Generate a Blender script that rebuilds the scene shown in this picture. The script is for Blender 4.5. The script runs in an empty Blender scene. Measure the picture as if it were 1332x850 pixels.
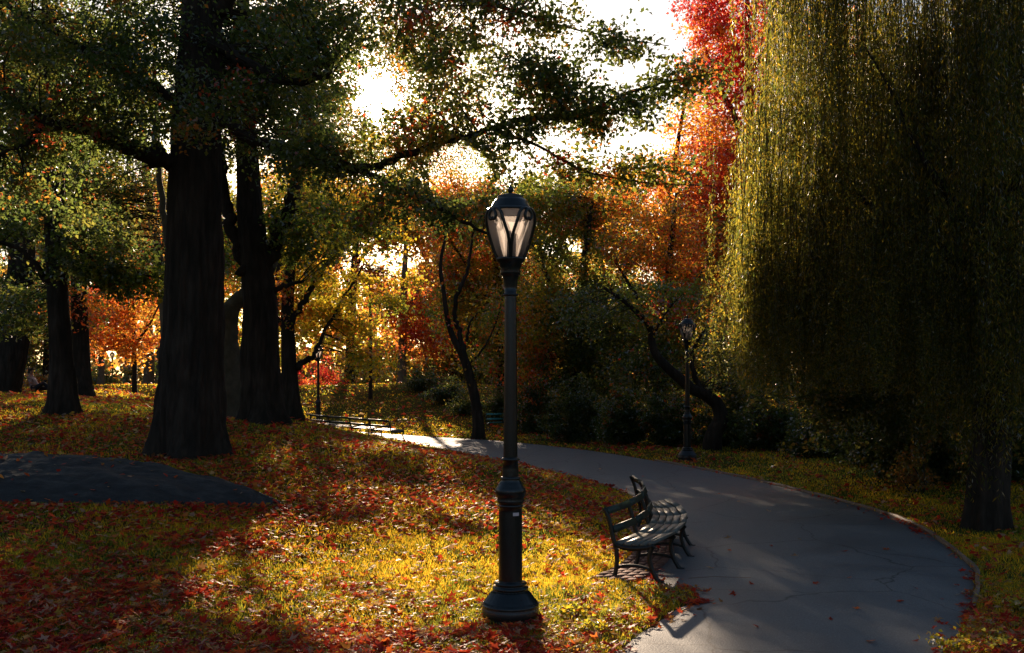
import bpy, math, random
import numpy as np
from mathutils import Vector, Matrix
rng = np.random.default_rng(7); random.seed(7)
scene = bpy.context.scene
COL = scene.collection
PI = math.pi

# ------------------------------------------------------------------ camera, sky, sun, exposure
EYE = 2.36; F = 1295.0; HZ = 496.0; CX = 666.0
cam_d = bpy.data.cameras.new('camera'); cam = bpy.data.objects.new('camera', cam_d); COL.objects.link(cam)
cam.location = (0, 0, EYE); cam.rotation_euler = (PI/2, 0, 0)
cam_d.lens = 35; cam_d.sensor_width = 36; cam_d.shift_y = 71/1332; cam_d.clip_end = 2000; cam_d.clip_start = .1
scene.camera = cam
SUN_PX, SUN_PY = 490, 126
SDX, SDZ = (SUN_PX-CX)/F, (HZ-SUN_PY)/F           # towards the sun: (SDX, 1, SDZ)
sun_dir = Vector((SDX, 1, SDZ)).normalized()
elev = math.asin(sun_dir.z); azim = math.atan2(sun_dir.x, sun_dir.y)
sl = bpy.data.lights.new('sun', 'SUN'); sl.energy = 5.0; sl.angle = math.radians(.5); sl.color = (1, .76, .54)
so = bpy.data.objects.new('sun', sl); COL.objects.link(so)
so.rotation_euler = sun_dir.to_track_quat('Z', 'Y').to_euler(); so.location = (0, 0, 40)
world = bpy.data.worlds.new('World'); scene.world = world; world.use_nodes = True
nt = world.node_tree; nt.nodes.clear()
def wn(t, **k):
    n = nt.nodes.new(t)
    for a, b in k.items(): setattr(n, a, b)
    return n
sky = wn('ShaderNodeTexSky', sky_type='NISHITA', sun_disc=False)
sky.sun_elevation = elev; sky.sun_rotation = azim; sky.air_density = 1.0; sky.dust_density = 1.2; sky.ozone_density = 1.5
bg = wn('ShaderNodeBackground'); bg.inputs[1].default_value = .05
nt.links.new(sky.outputs[0], bg.inputs[0])
# the bright aureole of a low sun in hazy air
tc = wn('ShaderNodeTexCoord'); dot = wn('ShaderNodeVectorMath', operation='DOT_PRODUCT')
nrm = wn('ShaderNodeVectorMath', operation='NORMALIZE')
nt.links.new(tc.outputs['Generated'], nrm.inputs[0]); nt.links.new(nrm.outputs[0], dot.inputs[0])
dot.inputs[1].default_value = sun_dir
def aureole(width_deg, strength, color):
    # strength * exp(-(1-cos)/(1-cos w))
    s = wn('ShaderNodeMath', operation='SUBTRACT'); s.inputs[0].default_value = 1; nt.links.new(dot.outputs['Value'], s.inputs[1])
    d = wn('ShaderNodeMath', operation='DIVIDE'); nt.links.new(s.outputs[0], d.inputs[0]); d.inputs[1].default_value = -(1-math.cos(math.radians(width_deg)))
    e = wn('ShaderNodeMath', operation='EXPONENT'); nt.links.new(d.outputs[0], e.inputs[0])
    m = wn('ShaderNodeMath', operation='MULTIPLY'); nt.links.new(e.outputs[0], m.inputs[0]); m.inputs[1].default_value = strength
    b = wn('ShaderNodeBackground'); b.inputs[0].default_value = (*color, 1); nt.links.new(m.outputs[0], b.inputs[1])
    return b
a1 = aureole(1.3, 12, (1, .86, .72)); a2 = aureole(9, .2, (1, .80, .62)); a3 = aureole(26, .10, (1, .84, .74))
def add(a, b):
    s = wn('ShaderNodeAddShader'); nt.links.new(a.outputs[0], s.inputs[0]); nt.links.new(b.outputs[0], s.inputs[1]); return s
outw = wn('ShaderNodeOutputWorld'); nt.links.new(add(add(bg, a1), add(a2, a3)).outputs[0], outw.inputs[0])
scene.view_settings.view_transform = 'Standard'; scene.view_settings.look = 'None'
scene.view_settings.exposure = 1.18; scene.view_settings.gamma = 1; scene.view_settings.use_curve_mapping = False
scene.render.engine = 'CYCLES'
cy = scene.cycles
cy.max_bounces = 5; cy.diffuse_bounces = 4; cy.transmission_bounces = 4; cy.glossy_bounces = 2; cy.transparent_max_bounces = 4
cy.use_denoising = True; cy.sample_clamp_indirect = 4; cy.caustics_reflective = False; cy.caustics_refractive = False
try: cy.denoiser = 'OPENIMAGEDENOISE'; cy.denoising_prefilter = 'ACCURATE'
except Exception: pass

# ------------------------------------------------------------------ helpers
def link(o, parent=None):
    COL.objects.link(o)
    if parent: o.parent = parent
    return o
def tag(o, label=None, cat=None, group=None, kind=None):
    if label: o['label'] = label
    if cat: o['category'] = cat
    if group: o['group'] = group
    if kind: o['kind'] = kind
    return o
def empty(name, loc, rz=0):
    o = bpy.data.objects.new(name, None); o.location = loc; o.rotation_euler = (0, 0, rz); o.empty_display_size = .2
    return link(o)
def np_mesh(name, V, faces, sizes=None, mat=None, color=None, smooth=False):
    """V (n,3); faces (m,k) int array, or flat with sizes"""
    me = bpy.data.meshes.new(name); V = np.asarray(V, np.float32)
    me.vertices.add(len(V)); me.vertices.foreach_set('co', V.ravel())
    faces = np.asarray(faces, np.int32)
    if sizes is None: sizes = np.full(len(faces), faces.shape[1], np.int32)
    fl = faces.ravel(); starts = np.concatenate([[0], np.cumsum(sizes)[:-1]]).astype(np.int32)
    me.loops.add(len(fl)); me.loops.foreach_set('vertex_index', fl)
    me.polygons.add(len(sizes)); me.polygons.foreach_set('loop_start', starts); me.polygons.foreach_set('loop_total', np.asarray(sizes, np.int32))
    if smooth: me.polygons.foreach_set('use_smooth', np.ones(len(sizes), bool))
    me.update(calc_edges=True)
    if color is not None:
        a = me.color_attributes.new('Col', 'FLOAT_COLOR', 'POINT')
        c = np.ones((len(V), 4), np.float32); c[:, :3] = color; a.data.foreach_set('color', c.ravel())
    if mat: me.materials.append(mat)
    return me
def obj(name, me, parent=None, loc=None):
    o = bpy.data.objects.new(name, me)
    if loc is not None: o.location = loc
    return link(o, parent)
def copy_tree(o, parent=None):
    c = o.copy(); link(c)
    if parent: c.parent = parent
    for ch in list(o.children): copy_tree(ch, c)
    return c
class MB:
    def __init__(s): s.V = []; s.Fa = []; s.sz = []; s.n = 0
    def add(s, V, faces):
        V = np.asarray(V, float)
        for f in faces: s.Fa.extend(int(i)+s.n for i in f); s.sz.append(len(f))
        s.V.append(V); s.n += len(V)
    def add_np(s, V, faces):
        s.V.append(np.asarray(V, float)); faces = np.asarray(faces)
        s.Fa.extend((faces+s.n).ravel().tolist()); s.sz.extend([faces.shape[1]]*len(faces)); s.n += len(V)
    def mesh(s, name, mat, smooth=False):
        return np_mesh(name, np.concatenate(s.V), np.array(s.Fa), np.array(s.sz), mat, None, smooth)
def lathe(prof, seg=28, flute=0, famp=0, frange=None):
    prof = [(max(r, .0005), z) for r, z in prof]
    V = []; Fc = []
    for i, (r, z) in enumerate(prof):
        for k in range(seg):
            a = 2*PI*k/seg; rr = r
            if frange and frange[0] <= i <= frange[1]: rr = r*(1+famp*(1 if (k//1) % 2 else -1))
            V.append((rr*math.cos(a), rr*math.sin(a), z))
    for i in range(len(prof)-1):
        for k in range(seg):
            Fc.append((i*seg+k, i*seg+(k+1) % seg, (i+1)*seg+(k+1) % seg, (i+1)*seg+k))
    return np.array(V), np.array(Fc)
def tube(pts, rad, seg=8, rough=0, ridges=0, seed=0, flare=None):
    """swept tube with end caps left open at start and pinched at end"""
    pts = np.asarray(pts, float); rad = np.asarray(rad, float); n = len(pts)
    T = np.gradient(pts, axis=0); T /= np.linalg.norm(T, axis=1)[:, None]+1e-9
    ref = np.array([1., 0, 0]) if abs(T[0][2]) > .7 else np.array([0, 0, 1.])
    V = np.zeros((n, seg, 3)); ang = np.linspace(0, 2*PI, seg, endpoint=False)
    r2 = np.random.default_rng(seed)
    ph = r2.uniform(0, 6.28, 8)
    for i in range(n):
        a = ref-T[i]*ref.dot(T[i]); a /= np.linalg.norm(a)+1e-9; ref = a; b = np.cross(T[i], a)
        rr = np.full(seg, rad[i])
        if rough: rr = rr*(1+rough*(np.sin(ang*3+ph[0]+pts[i, 2]*1.3)*.5+np.sin(ang*2+ph[1]-pts[i, 2]*.8)*.5+r2.normal(0, .35, seg)*.4))
        if ridges: rr = rr*(1+.13*(fbm(ang/(2*PI)*ridges*1.7+.5*np.sin(pts[i, 2]*1.7), np.full(seg, pts[i, 2]*1.1)+ph[3], 3)-.5)*2)
        if flare is not None: rr = rr*(1+flare[i]*(.5+.5*np.cos(ang*5+ph[2]))+flare[i]*.4*np.cos(ang*2+ph[4]))
        V[i] = pts[i]+np.outer(np.cos(ang)*rr, a)+np.outer(np.sin(ang)*rr, b)
    V = V.reshape(-1, 3); k = np.arange(seg); kn = (k+1) % seg
    Fc = np.concatenate([np.stack([i*seg+k, i*seg+kn, (i+1)*seg+kn, (i+1)*seg+k], 1) for i in range(n-1)])
    return V, Fc
def spline(pts, m=6):
    """Catmull-Rom through rows of any width"""
    P = np.asarray(pts, float)
    if len(P) < 3: return np.array([P[0]+(P[-1]-P[0])*t for t in np.linspace(0, 1, m+1)])
    Q = np.vstack([2*P[0]-P[1], P, 2*P[-1]-P[-2]]); out = []
    for i in range(1, len(Q)-2):
        for t in np.linspace(0, 1, m, endpoint=False):
            a, b, c, d = Q[i-1], Q[i], Q[i+1], Q[i+2]
            out.append(.5*((2*b)+(-a+c)*t+(2*a-5*b+4*c-d)*t*t+(-a+3*b-3*c+d)*t**3))
    out.append(P[-1]); return np.array(out)
def W(px, py, Y): return np.array([(px-CX)/F*Y, Y, EYE+(HZ-py)/F*Y])
_perm = np.random.default_rng(3).random((256, 256))
def noise2(x, y):
    x = np.asarray(x, float); y = np.asarray(y, float)
    xi = np.floor(x).astype(int); yi = np.floor(y).astype(int); fx = x-xi; fy = y-yi
    fx = fx*fx*(3-2*fx); fy = fy*fy*(3-2*fy); g = lambda a, b: _perm[a & 255, b & 255]
    return (g(xi, yi)*(1-fx)+g(xi+1, yi)*fx)*(1-fy)+(g(xi, yi+1)*(1-fx)+g(xi+1, yi+1)*fx)*fy
def fbm(x, y, o=4):
    s = 0; a = .5; t = 0
    for i in range(o): s = s+a*noise2(x*2**i+17*i, y*2**i+31*i); t += a; a *= .5
    return s/t
def inpoly(x, y, poly):
    x = np.asarray(x); r = np.zeros(x.shape, bool); n = len(poly)
    for i in range(n):
        x0, y0 = poly[i]; x1, y1 = poly[(i+1) % n]
        if y0 == y1: continue
        c = ((y0 > y) != (y1 > y)) & (x < (x1-x0)*(y-y0)/(y1-y0)+x0); r ^= c
    return r
def polydist(x, y, poly, closed=True):
    d = np.full(np.shape(x), 1e9); n = len(poly)
    for i in range(n if closed else n-1):
        ax, ay = poly[i]; bx, by = poly[(i+1) % n]; dx, dy = bx-ax, by-ay; L = dx*dx+dy*dy+1e-9
        t = np.clip(((x-ax)*dx+(y-ay)*dy)/L, 0, 1); d = np.minimum(d, np.hypot(x-ax-t*dx, y-ay-t*dy))
    return d
sm = lambda a, b, x: (lambda t: t*t*(3-2*t))(np.clip((x-a)/(b-a), 0, 1))

# ------------------------------------------------------------------ path outline and terrain
PL = spline([(-14, 2), (-6, 4.6), (-2, 6.3), (.1, 7.6), (.85, 8.6), (1.45, 9.8), (2.05, 11.0), (1.62, 11.5), (1.6, 12.2), (1.85, 13.2), (2.05, 14.5), (2.15, 16), (2.5, 17.8), (2.45, 20.5), (1.9, 23.3), (.84, 26.6), (-1.1, 31.5), (-3.8, 37.7), (-6.4, 41.3), (-9.8, 45.6), (-14, 49.5), (-22, 53.5), (-34, 57)], 6)
PR = spline([(-14, -2), (-4, 1), (.5, 4.2), (2.8, 7), (4.0, 9.0), (5.0, 10.8), (5.43, 11.7), (5.8, 12.6), (6.35, 15), (6.52, 16.1), (6.6, 17.2), (6.45, 19.3), (5.9, 22.8), (5.2, 26), (4.2, 29.4), (2.5, 34), (-.5, 39.2), (-3.2, 41.9), (-6, 45), (-9, 48.6), (-13.5, 53), (-22, 57.5), (-34, 61)], 6)
PATH = [tuple(p) for p in PL]+[tuple(p) for p in PR[::-1]]
CP = [(x, y, 0) for x, y in list(PL[::9])+list(PR[::9])]
CP += [(-1, 8, 0), (-4, 8, .04), (-7, 8, .12), (0, 9.8, 0), (-3, 10, .06), (-10, 8, .4), (-6.5, 11, .25), (-5, 14, .5), (-9, 14, .6), (-2.5, 14, .28), (0, 14, .1), (1, 16, .08),
       (-6.1, 18.8, 1.0), (-4, 18, .85), (-1.5, 18, .48), (.5, 19, .2), (-10, 19, 1.05), (-6.04, 24, 1.36), (-10.9, 24, 1.55), (-4.93, 24, 1.22), (-3.66, 23, 1.03), (-2.3, 22, .82), (-1.07, 21, .7), (-.44, 22, .52), (.6, 23, .3),
       (-4, 31, .3), (-7, 33, 1.05), (-5.5, 28, .85), (-11, 34, 1.5), (-11, 43, .5), (-18.9, 38, 1.9), (-15, 30, 1.8), (-24, 45, 1.9), (-19.9, 50, 1.7), (-16, 60, 1.2),
       (-9.9, 51, 0), (-5.7, 70, 2.25), (-7, 55, .45), (-10.8, 62, 1.2), (-14.8, 72, 2.0), (-2.5, 50, .45), (-.9, 46, .12), (-3, 58, 1.28), (-27.9, 70, 1.98), (-40, 70, 1.8), (-10, 85, 1.4), (-30, 90, 1.2), (0, 90, 1.4),
       (8, 30, .1), (12, 20, .15), (15, 40, .4), (5, 45, .15), (10, 60, 1), (1, 70, 1.8), (20, 70, 1.2), (30, 30, .5), (12, 10, .1), (8, 4, 0),
       (-20, 20, 1.6), (-30, 10, 1.2), (-20, 5, .6), (0, -10, 0), (30, -10, .3), (-30, -20, .6), (-60, 40, 1.6), (60, 40, 1), (0, 120, 1), (-60, 120, 1), (60, 120, 1), (0, -60, .3), (-80, -40, .5), (80, -40, .5)]
CP = np.array(CP, float)
def _phi(r2): return r2*np.log(r2+1e-9)*.5
n_ = len(CP); K = _phi((CP[:, None, 0]-CP[None, :, 0])**2+(CP[:, None, 1]-CP[None, :, 1])**2)
K[np.diag_indices(n_)] += .15
A = np.zeros((n_+3, n_+3)); A[:n_, :n_] = K; A[:n_, n_] = 1; A[:n_, n_+1:] = CP[:, :2]; A[n_, :n_] = 1; A[n_+1:, :n_] = CP[:, :2].T
wts = np.linalg.solve(A, np.concatenate([CP[:, 2], [0, 0, 0]]))
def h_exact(x, y):
    x = np.asarray(x, float); y = np.asarray(y, float)
    xc = np.clip(x, -75, 75); yc = np.clip(y, -50, 125); sh = xc.shape; xc = xc.ravel(); yc = yc.ravel()
    z = wts[n_]+wts[n_+1]*xc+wts[n_+2]*yc
    for i in range(n_): z = z+wts[i]*_phi((xc-CP[i, 0])**2+(yc-CP[i, 1])**2)
    z = np.clip(z, -.25, 3)+.05*(fbm(xc*.35+9, yc*.35)-.5)+.03*(fbm(xc*1.3, yc*1.3+5)-.5)
    ins = inpoly(xc, yc, PATH); d = polydist(xc, yc, PATH); d = np.where(ins, -d, d)
    z = z*sm(-.02, 1.6, d)+np.where(d > 0, .012*sm(0, .25, d), 0)-.05*sm(0, .25, -d)
    return z.reshape(sh)
GX = np.arange(-80, 80.1, .25); GY = np.arange(-20, 140.1, .25)
# coarse-to-fine: a stored height table for fast lookups
HG = h_exact(*np.meshgrid(GX, GY, indexing='ij'))
def h(x, y):
    x = np.asarray(x, float); y = np.asarray(y, float)
    u = np.clip((x+80)/.25, 0, len(GX)-1.001); v = np.clip((y+20)/.25, 0, len(GY)-1.001); i = u.astype(int); j = v.astype(int); a = u-i; b = v-j
    return (HG[i, j]*(1-a)+HG[i+1, j]*a)*(1-b)+(HG[i, j+1]*(1-a)+HG[i+1, j+1]*a)*b
def ground_at(px, py, y0=6, y1=120):
    Y = np.arange(y0, y1, .05); X = (px-CX)/F*Y; z = EYE+(HZ-py)/F*Y; hit = np.nonzero(z <= h(X, Y))[0]
    k = hit[0] if len(hit) else len(Y)-1
    return float(X[k]), float(Y[k]), float(h(X[k], Y[k]))
def project(x, y, z):
    y = np.maximum(y, .1); return CX+x/y*F, HZ-(z-EYE)/y*F

# ------------------------------------------------------------------ where the canopy is open to the sun
LIT = [
 ([(395, 548), (470, 552), (600, 568), (600, 584), (420, 584)], 35, 56, .97),  # (pixel polygon on the ground, near, far, share of leaves missing above it)
 ([(235, 745), (300, 700), (370, 672), (440, 690), (520, 668), (600, 700), (650, 690), (740, 690), (810, 715), (815, 745), (900, 770), (810, 835), (700, 850), (640, 815), (560, 850), (420, 850), (330, 810), (250, 790)], 6, 20, .96),
 ([(400, 655), (470, 632), (560, 640), (640, 655), (770, 680), (650, 690), (540, 668), (440, 672)], 6, 26, .95),
 ([(420, 590), (500, 575), (560, 592), (500, 602)], 14, 26, .8),
 ([(420, 850), (700, 850), (790, 900), (300, 900)], 5, 12, .9),
 ([(760, 850), (830, 790), (880, 785), (935, 850), (900, 900), (700, 900)], 5, 13, .96),
 ([(385, 498), (470, 497), (560, 497), (500, 512), (420, 525), (470, 540), (600, 566), (560, 585), (395, 585)], 34, 85, .8),
 ([(640, 540), (700, 600), (400, 600), (400, 545)], 34, 56, .7),
 ([(110, 500), (215, 500), (215, 513), (110, 513)], 36, 85, .95), ([(30, 507), (110, 506), (110, 515), (30, 515)], 33, 60, .7),
 ([(870, 640), (905, 650), (905, 690), (850, 712), (820, 712)], 10, 18, .5)]
LIT_POINTS = [(5.18, 29.4, 3.9, .45, .8), (-.02, 9.8, 3.9, .5, 1.0), (-9.9, 51, 3.9, .45, 1.0), (-41.8, 104, 5, .5, 1.0), (9.5, 56, 10, 5, .75), (4, 46, 7.5, 3.2, .3), (8, 42, 6.5, 3, .5), (-1.5, 55, 9, 3, .4), (-5.5, 34, 6, 2.6, .6), (12.5, 50, 14, 4, .5), (-23, 60, 5.5, 3.5, .7), (-6, 62, 6, 3, .6), (2.5, 15, .45, .7, .5)]
def keep_mask(P, hard=True):
    """leaves that would shade the open patches, or stand before the sun itself, are missing"""
    x, y, z = P[:, 0], P[:, 1], P[:, 2]
    keep = np.ones(len(P), bool); zg = np.full(len(P), .4)
    for _ in range(2):
        s = (z-zg)/SDZ; gx = x-SDX*s; gy = y-s; zg = h(gx, gy)
    u, v = project(gx, gy, zg); u = u+14*(fbm(gx*.8+3, gy*.8)-.5)*2; r = rng.random(len(P))
    for poly, a, b, p in LIT:
        m = inpoly(u, v, poly) & (gy > a) & (gy < b) & (gy > 4) & (z > 1.2); keep &= ~(m & (r < p))
    for tx, ty, tz, tr_, p in LIT_POINTS:
        s = y-ty; m = (s > (.3 if tr_ < 1 else 3.5)) & (np.hypot(x-tx-SDX*s, z-tz-SDZ*s) < tr_); keep &= ~(m & (r < p))
    u, v = project(x, y, z); d = np.hypot(u-SUN_PX, v-SUN_PY)
    keep &= ~((d < 17+16*rng.random(len(P))+9*np.sin(np.arctan2(v-SUN_PY, u-SUN_PX)*5)) & (y > 2))
    keep &= ~((np.hypot((u-146)*1.2, v-464) < 9) & (y > 20)) & ~((np.hypot(u-414, v-456) < 10) & (y > 20) & (y < 51)) & ~((np.hypot(u-894, v-431) < 17) & (y < 29.4) & (y > 12))
    return keep

# ------------------------------------------------------------------ materials
def mat_new(name):
    m = bpy.data.materials.new(name); m.use_nodes = True; t = m.node_tree; t.nodes.clear(); return m, t
def N(t, ty, ins=None, **k):
    n = t.nodes.new(ty)
    for a, b in k.items(): setattr(n, a, b)
    if ins:
        for a, b in ins.items():
            if hasattr(b, 'is_output'): t.links.new(b, n.inputs[a])
            else: n.inputs[a].default_value = b
    return n
def ramp(t, fac, stops):
    r = N(t, 'ShaderNodeValToRGB', {0: fac}); e = r.color_ramp.elements
    while len(e) < len(stops): e.new(.5)
    for i, (p, c) in enumerate(stops): e[i].position = p; e[i].color = (*c, 1) if len(c) == 3 else c
    return r.outputs[0]
def leaf_mat(name, trans=.64, gloss=.12, rough=.45, objvar=0, sat=1.0):
    m, t = mat_new(name); c = N(t, 'ShaderNodeAttribute', attribute_name='Col').outputs['Color']
    if objvar:
        oi = N(t, 'ShaderNodeObjectInfo'); mr = N(t, 'ShaderNodeMapRange', {0: oi.outputs['Random'], 3: 1-objvar, 4: 1+objvar})
        c = N(t, 'ShaderNodeHueSaturation', {'Hue': .5, 'Value': mr.outputs[0], 'Color': c}).outputs[0]
    gm = N(t, 'ShaderNodeGamma', {0: c, 1: .68}).outputs[0]; tcol = N(t, 'ShaderNodeMixRGB', {0: 1, 1: gm, 2: (1.6, 1.5, .75, 1)}, blend_type='MULTIPLY').outputs[0]
    d = N(t, 'ShaderNodeBsdfDiffuse', {'Color': c}); tr = N(t, 'ShaderNodeBsdfTranslucent', {'Color': tcol})
    g = N(t, 'ShaderNodeBsdfGlossy', {'Color': (.8, .8, .8, 1), 'Roughness': rough})
    mx = N(t, 'ShaderNodeMixShader', {0: trans, 1: d.outputs[0], 2: tr.outputs[0]})
    fr = N(t, 'ShaderNodeFresnel', {0: 1.35}); fm = N(t, 'ShaderNodeMath', {0: fr.outputs[0], 1: gloss*4}, operation='MULTIPLY')
    m2 = N(t, 'ShaderNodeMixShader', {0: fm.outputs[0], 1: mx.outputs[0], 2: g.outputs[0]})
    N(t, 'ShaderNodeOutputMaterial', {0: m2.outputs[0]}); return m
M_LEAF = leaf_mat('leaf', gloss=.05); M_LITTER = leaf_mat('fallen_leaf', .5, .05, .5); M_GRASS = leaf_mat('grass_blade', .6, .02, .5); M_WILLOW = leaf_mat('willow_leaf', .6, .06, .45, .5)
def bark_mat(name, c1, c2, scale=6, bump=.6, stretch=.18):
    m, t = mat_new(name); tcn = N(t, 'ShaderNodeTexCoord')
    mp = N(t, 'ShaderNodeMapping', {0: tcn.outputs['Object'], 3: (1, 1, stretch)})
    n1 = N(t, 'ShaderNodeTexNoise', {'Vector': mp.outputs[0], 'Scale': scale, 'Detail': 8, 'Roughness': .65})
    v = N(t, 'ShaderNodeTexVoronoi', {'Vector': mp.outputs[0], 'Scale': scale*1.7}, feature='DISTANCE_TO_EDGE')
    mix = N(t, 'ShaderNodeMath', {0: n1.outputs[0], 1: v.outputs[0]}, operation='MULTIPLY_ADD'); t.links.new(n1.outputs[0], mix.inputs[2])
    big = N(t, 'ShaderNodeTexNoise', {'Vector': tcn.outputs['Object'], 'Scale': 1.3, 'Detail': 3})
    cc = ramp(t, mix.outputs[0], [(.3, c1), (.75, c2)])
    cc = N(t, 'ShaderNodeMixRGB', {0: big.outputs[0], 1: cc, 2: (c1[0]*.8, c1[1]*.95, c1[2]*.7, 1)}).outputs[0]
    b = N(t, 'ShaderNodeBump', {'Strength': bump, 'Distance': .05, 'Height': mix.outputs[0]})
    p = N(t, 'ShaderNodeBsdfPrincipled', {'Base Color': cc, 'Roughness': .9, 'Normal': b.outputs[0], 'Specular IOR Level': .2})
    N(t, 'ShaderNodeOutputMaterial', {0: p.outputs[0]}); return m
M_BARK = bark_mat('dark_bark', (.012, .009, .007), (.085, .062, .046), 5, 1.0)
M_BARKPALE = bark_mat('pale_bark', (.10, .085, .065), (.30, .26, .20), 3, .3, .5)
M_BARKPLANE = bark_mat('rough_plane_bark', (.07, .055, .04), (.24, .19, .14), 2.5, .9, .8)
M_TWIG = bark_mat('twig_bark', (.03, .022, .018), (.07, .055, .04), 9, .2)
def metal_mat(name, c, rough=.35, metallic=.0, coat=.3):
    m, t = mat_new(name); n1 = N(t, 'ShaderNodeTexNoise', {'Scale': 14, 'Detail': 6}); n2 = N(t, 'ShaderNodeTexNoise', {'Scale': 90, 'Detail': 3})
    cc = ramp(t, n1.outputs[0], [(.35, tuple(v*.7 for v in c)), (.62, c), (.8, (c[0]*1.4+.01, c[1]*1.25+.006, c[2]*1.1+.004))])
    rr = N(t, 'ShaderNodeMapRange', {0: n1.outputs[0], 3: rough*.7, 4: rough*1.4}); b = N(t, 'ShaderNodeBump', {'Strength': .12, 'Distance': .004, 'Height': n2.outputs[0]})
    p = N(t, 'ShaderNodeBsdfPrincipled', {'Base Color': cc, 'Roughness': rr.outputs[0], 'Metallic': metallic, 'Coat Weight': coat, 'Normal': b.outputs[0]})
    N(t, 'ShaderNodeOutputMaterial', {0: p.outputs[0]}); return m
M_IRON = metal_mat('painted_iron', (.005, .011, .012), .3, coat=.15); M_IRONB = metal_mat('bench_iron', (.007, .010, .009), .45, coat=0)
M_BASEIRON = metal_mat('weathered_iron', (.03, .022, .02), .5)
def wood_mat(name, c):
    m, t = mat_new(name); tcn = N(t, 'ShaderNodeTexCoord'); n1 = N(t, 'ShaderNodeTexNoise', {'Vector': tcn.outputs['Object'], 'Scale': 7, 'Detail': 7, 'Distortion': 1.5})
    oi = N(t, 'ShaderNodeObjectInfo')
    cc = ramp(t, n1.outputs[0], [(.3, tuple(v*.55 for v in c)), (.6, c), (.8, tuple(v*1.5 for v in c))])
    v = N(t, 'ShaderNodeMapRange', {0: oi.outputs['Random'], 3: .75, 4: 1.25}); cc = N(t, 'ShaderNodeHueSaturation', {'Value': v.outputs[0], 'Color': cc}).outputs[0]
    b = N(t, 'ShaderNodeBump', {'Strength': .3, 'Distance': .006, 'Height': n1.outputs[0]})
    p = N(t, 'ShaderNodeBsdfPrincipled', {'Base Color': cc, 'Roughness': .5, 'Normal': b.outputs[0]})
    N(t, 'ShaderNodeOutputMaterial', {0: p.outputs[0]}); return m
M_SLAT = wood_mat('worn_green_slat', (.15, .15, .125)); M_SLATG = wood_mat('green_slat', (.03, .05, .035)); M_TEAL = wood_mat('teal_slat', (.06, .25, .24))
def glass_mat():
    m, t = mat_new('frosted_globe'); n1 = N(t, 'ShaderNodeTexNoise', {'Scale': 2, 'Detail': 2})
    cc = ramp(t, n1.outputs[0], [(.3, (.98, .90, .86)), (.7, (.98, .94, .9))])
    tr = N(t, 'ShaderNodeBsdfTranslucent', {'Color': cc}); tp = N(t, 'ShaderNodeBsdfTransparent', {'Color': (.98, .95, .93, 1)})
    g = N(t, 'ShaderNodeBsdfGlossy', {'Roughness': .25}); d = N(t, 'ShaderNodeBsdfDiffuse', {'Color': cc})
    a = N(t, 'ShaderNodeMixShader', {0: .5, 1: tr.outputs[0], 2: tp.outputs[0]}); b = N(t, 'ShaderNodeMixShader', {0: .06, 1: a.outputs[0], 2: d.outputs[0]})
    fr = N(t, 'ShaderNodeFresnel', {0: 1.45}); c = N(t, 'ShaderNodeMixShader', {0: fr.outputs[0], 1: b.outputs[0], 2: g.outputs[0]})
    N(t, 'ShaderNodeOutputMaterial', {0: c.outputs[0]}); return m
M_GLASS = glass_mat()
def plain(name, c, rough=.7, scale=20, var=.3):
    m, t = mat_new(name); n1 = N(t, 'ShaderNodeTexNoise', {'Scale': scale, 'Detail': 4})
    cc = ramp(t, n1.outputs[0], [(.3, tuple(v*(1-var) for v in c)), (.7, tuple(min(1, v*(1+var)) for v in c))])
    p = N(t, 'ShaderNodeBsdfPrincipled', {'Base Color': cc, 'Roughness': rough}); N(t, 'ShaderNodeOutputMaterial', {0: p.outputs[0]}); return m
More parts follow.
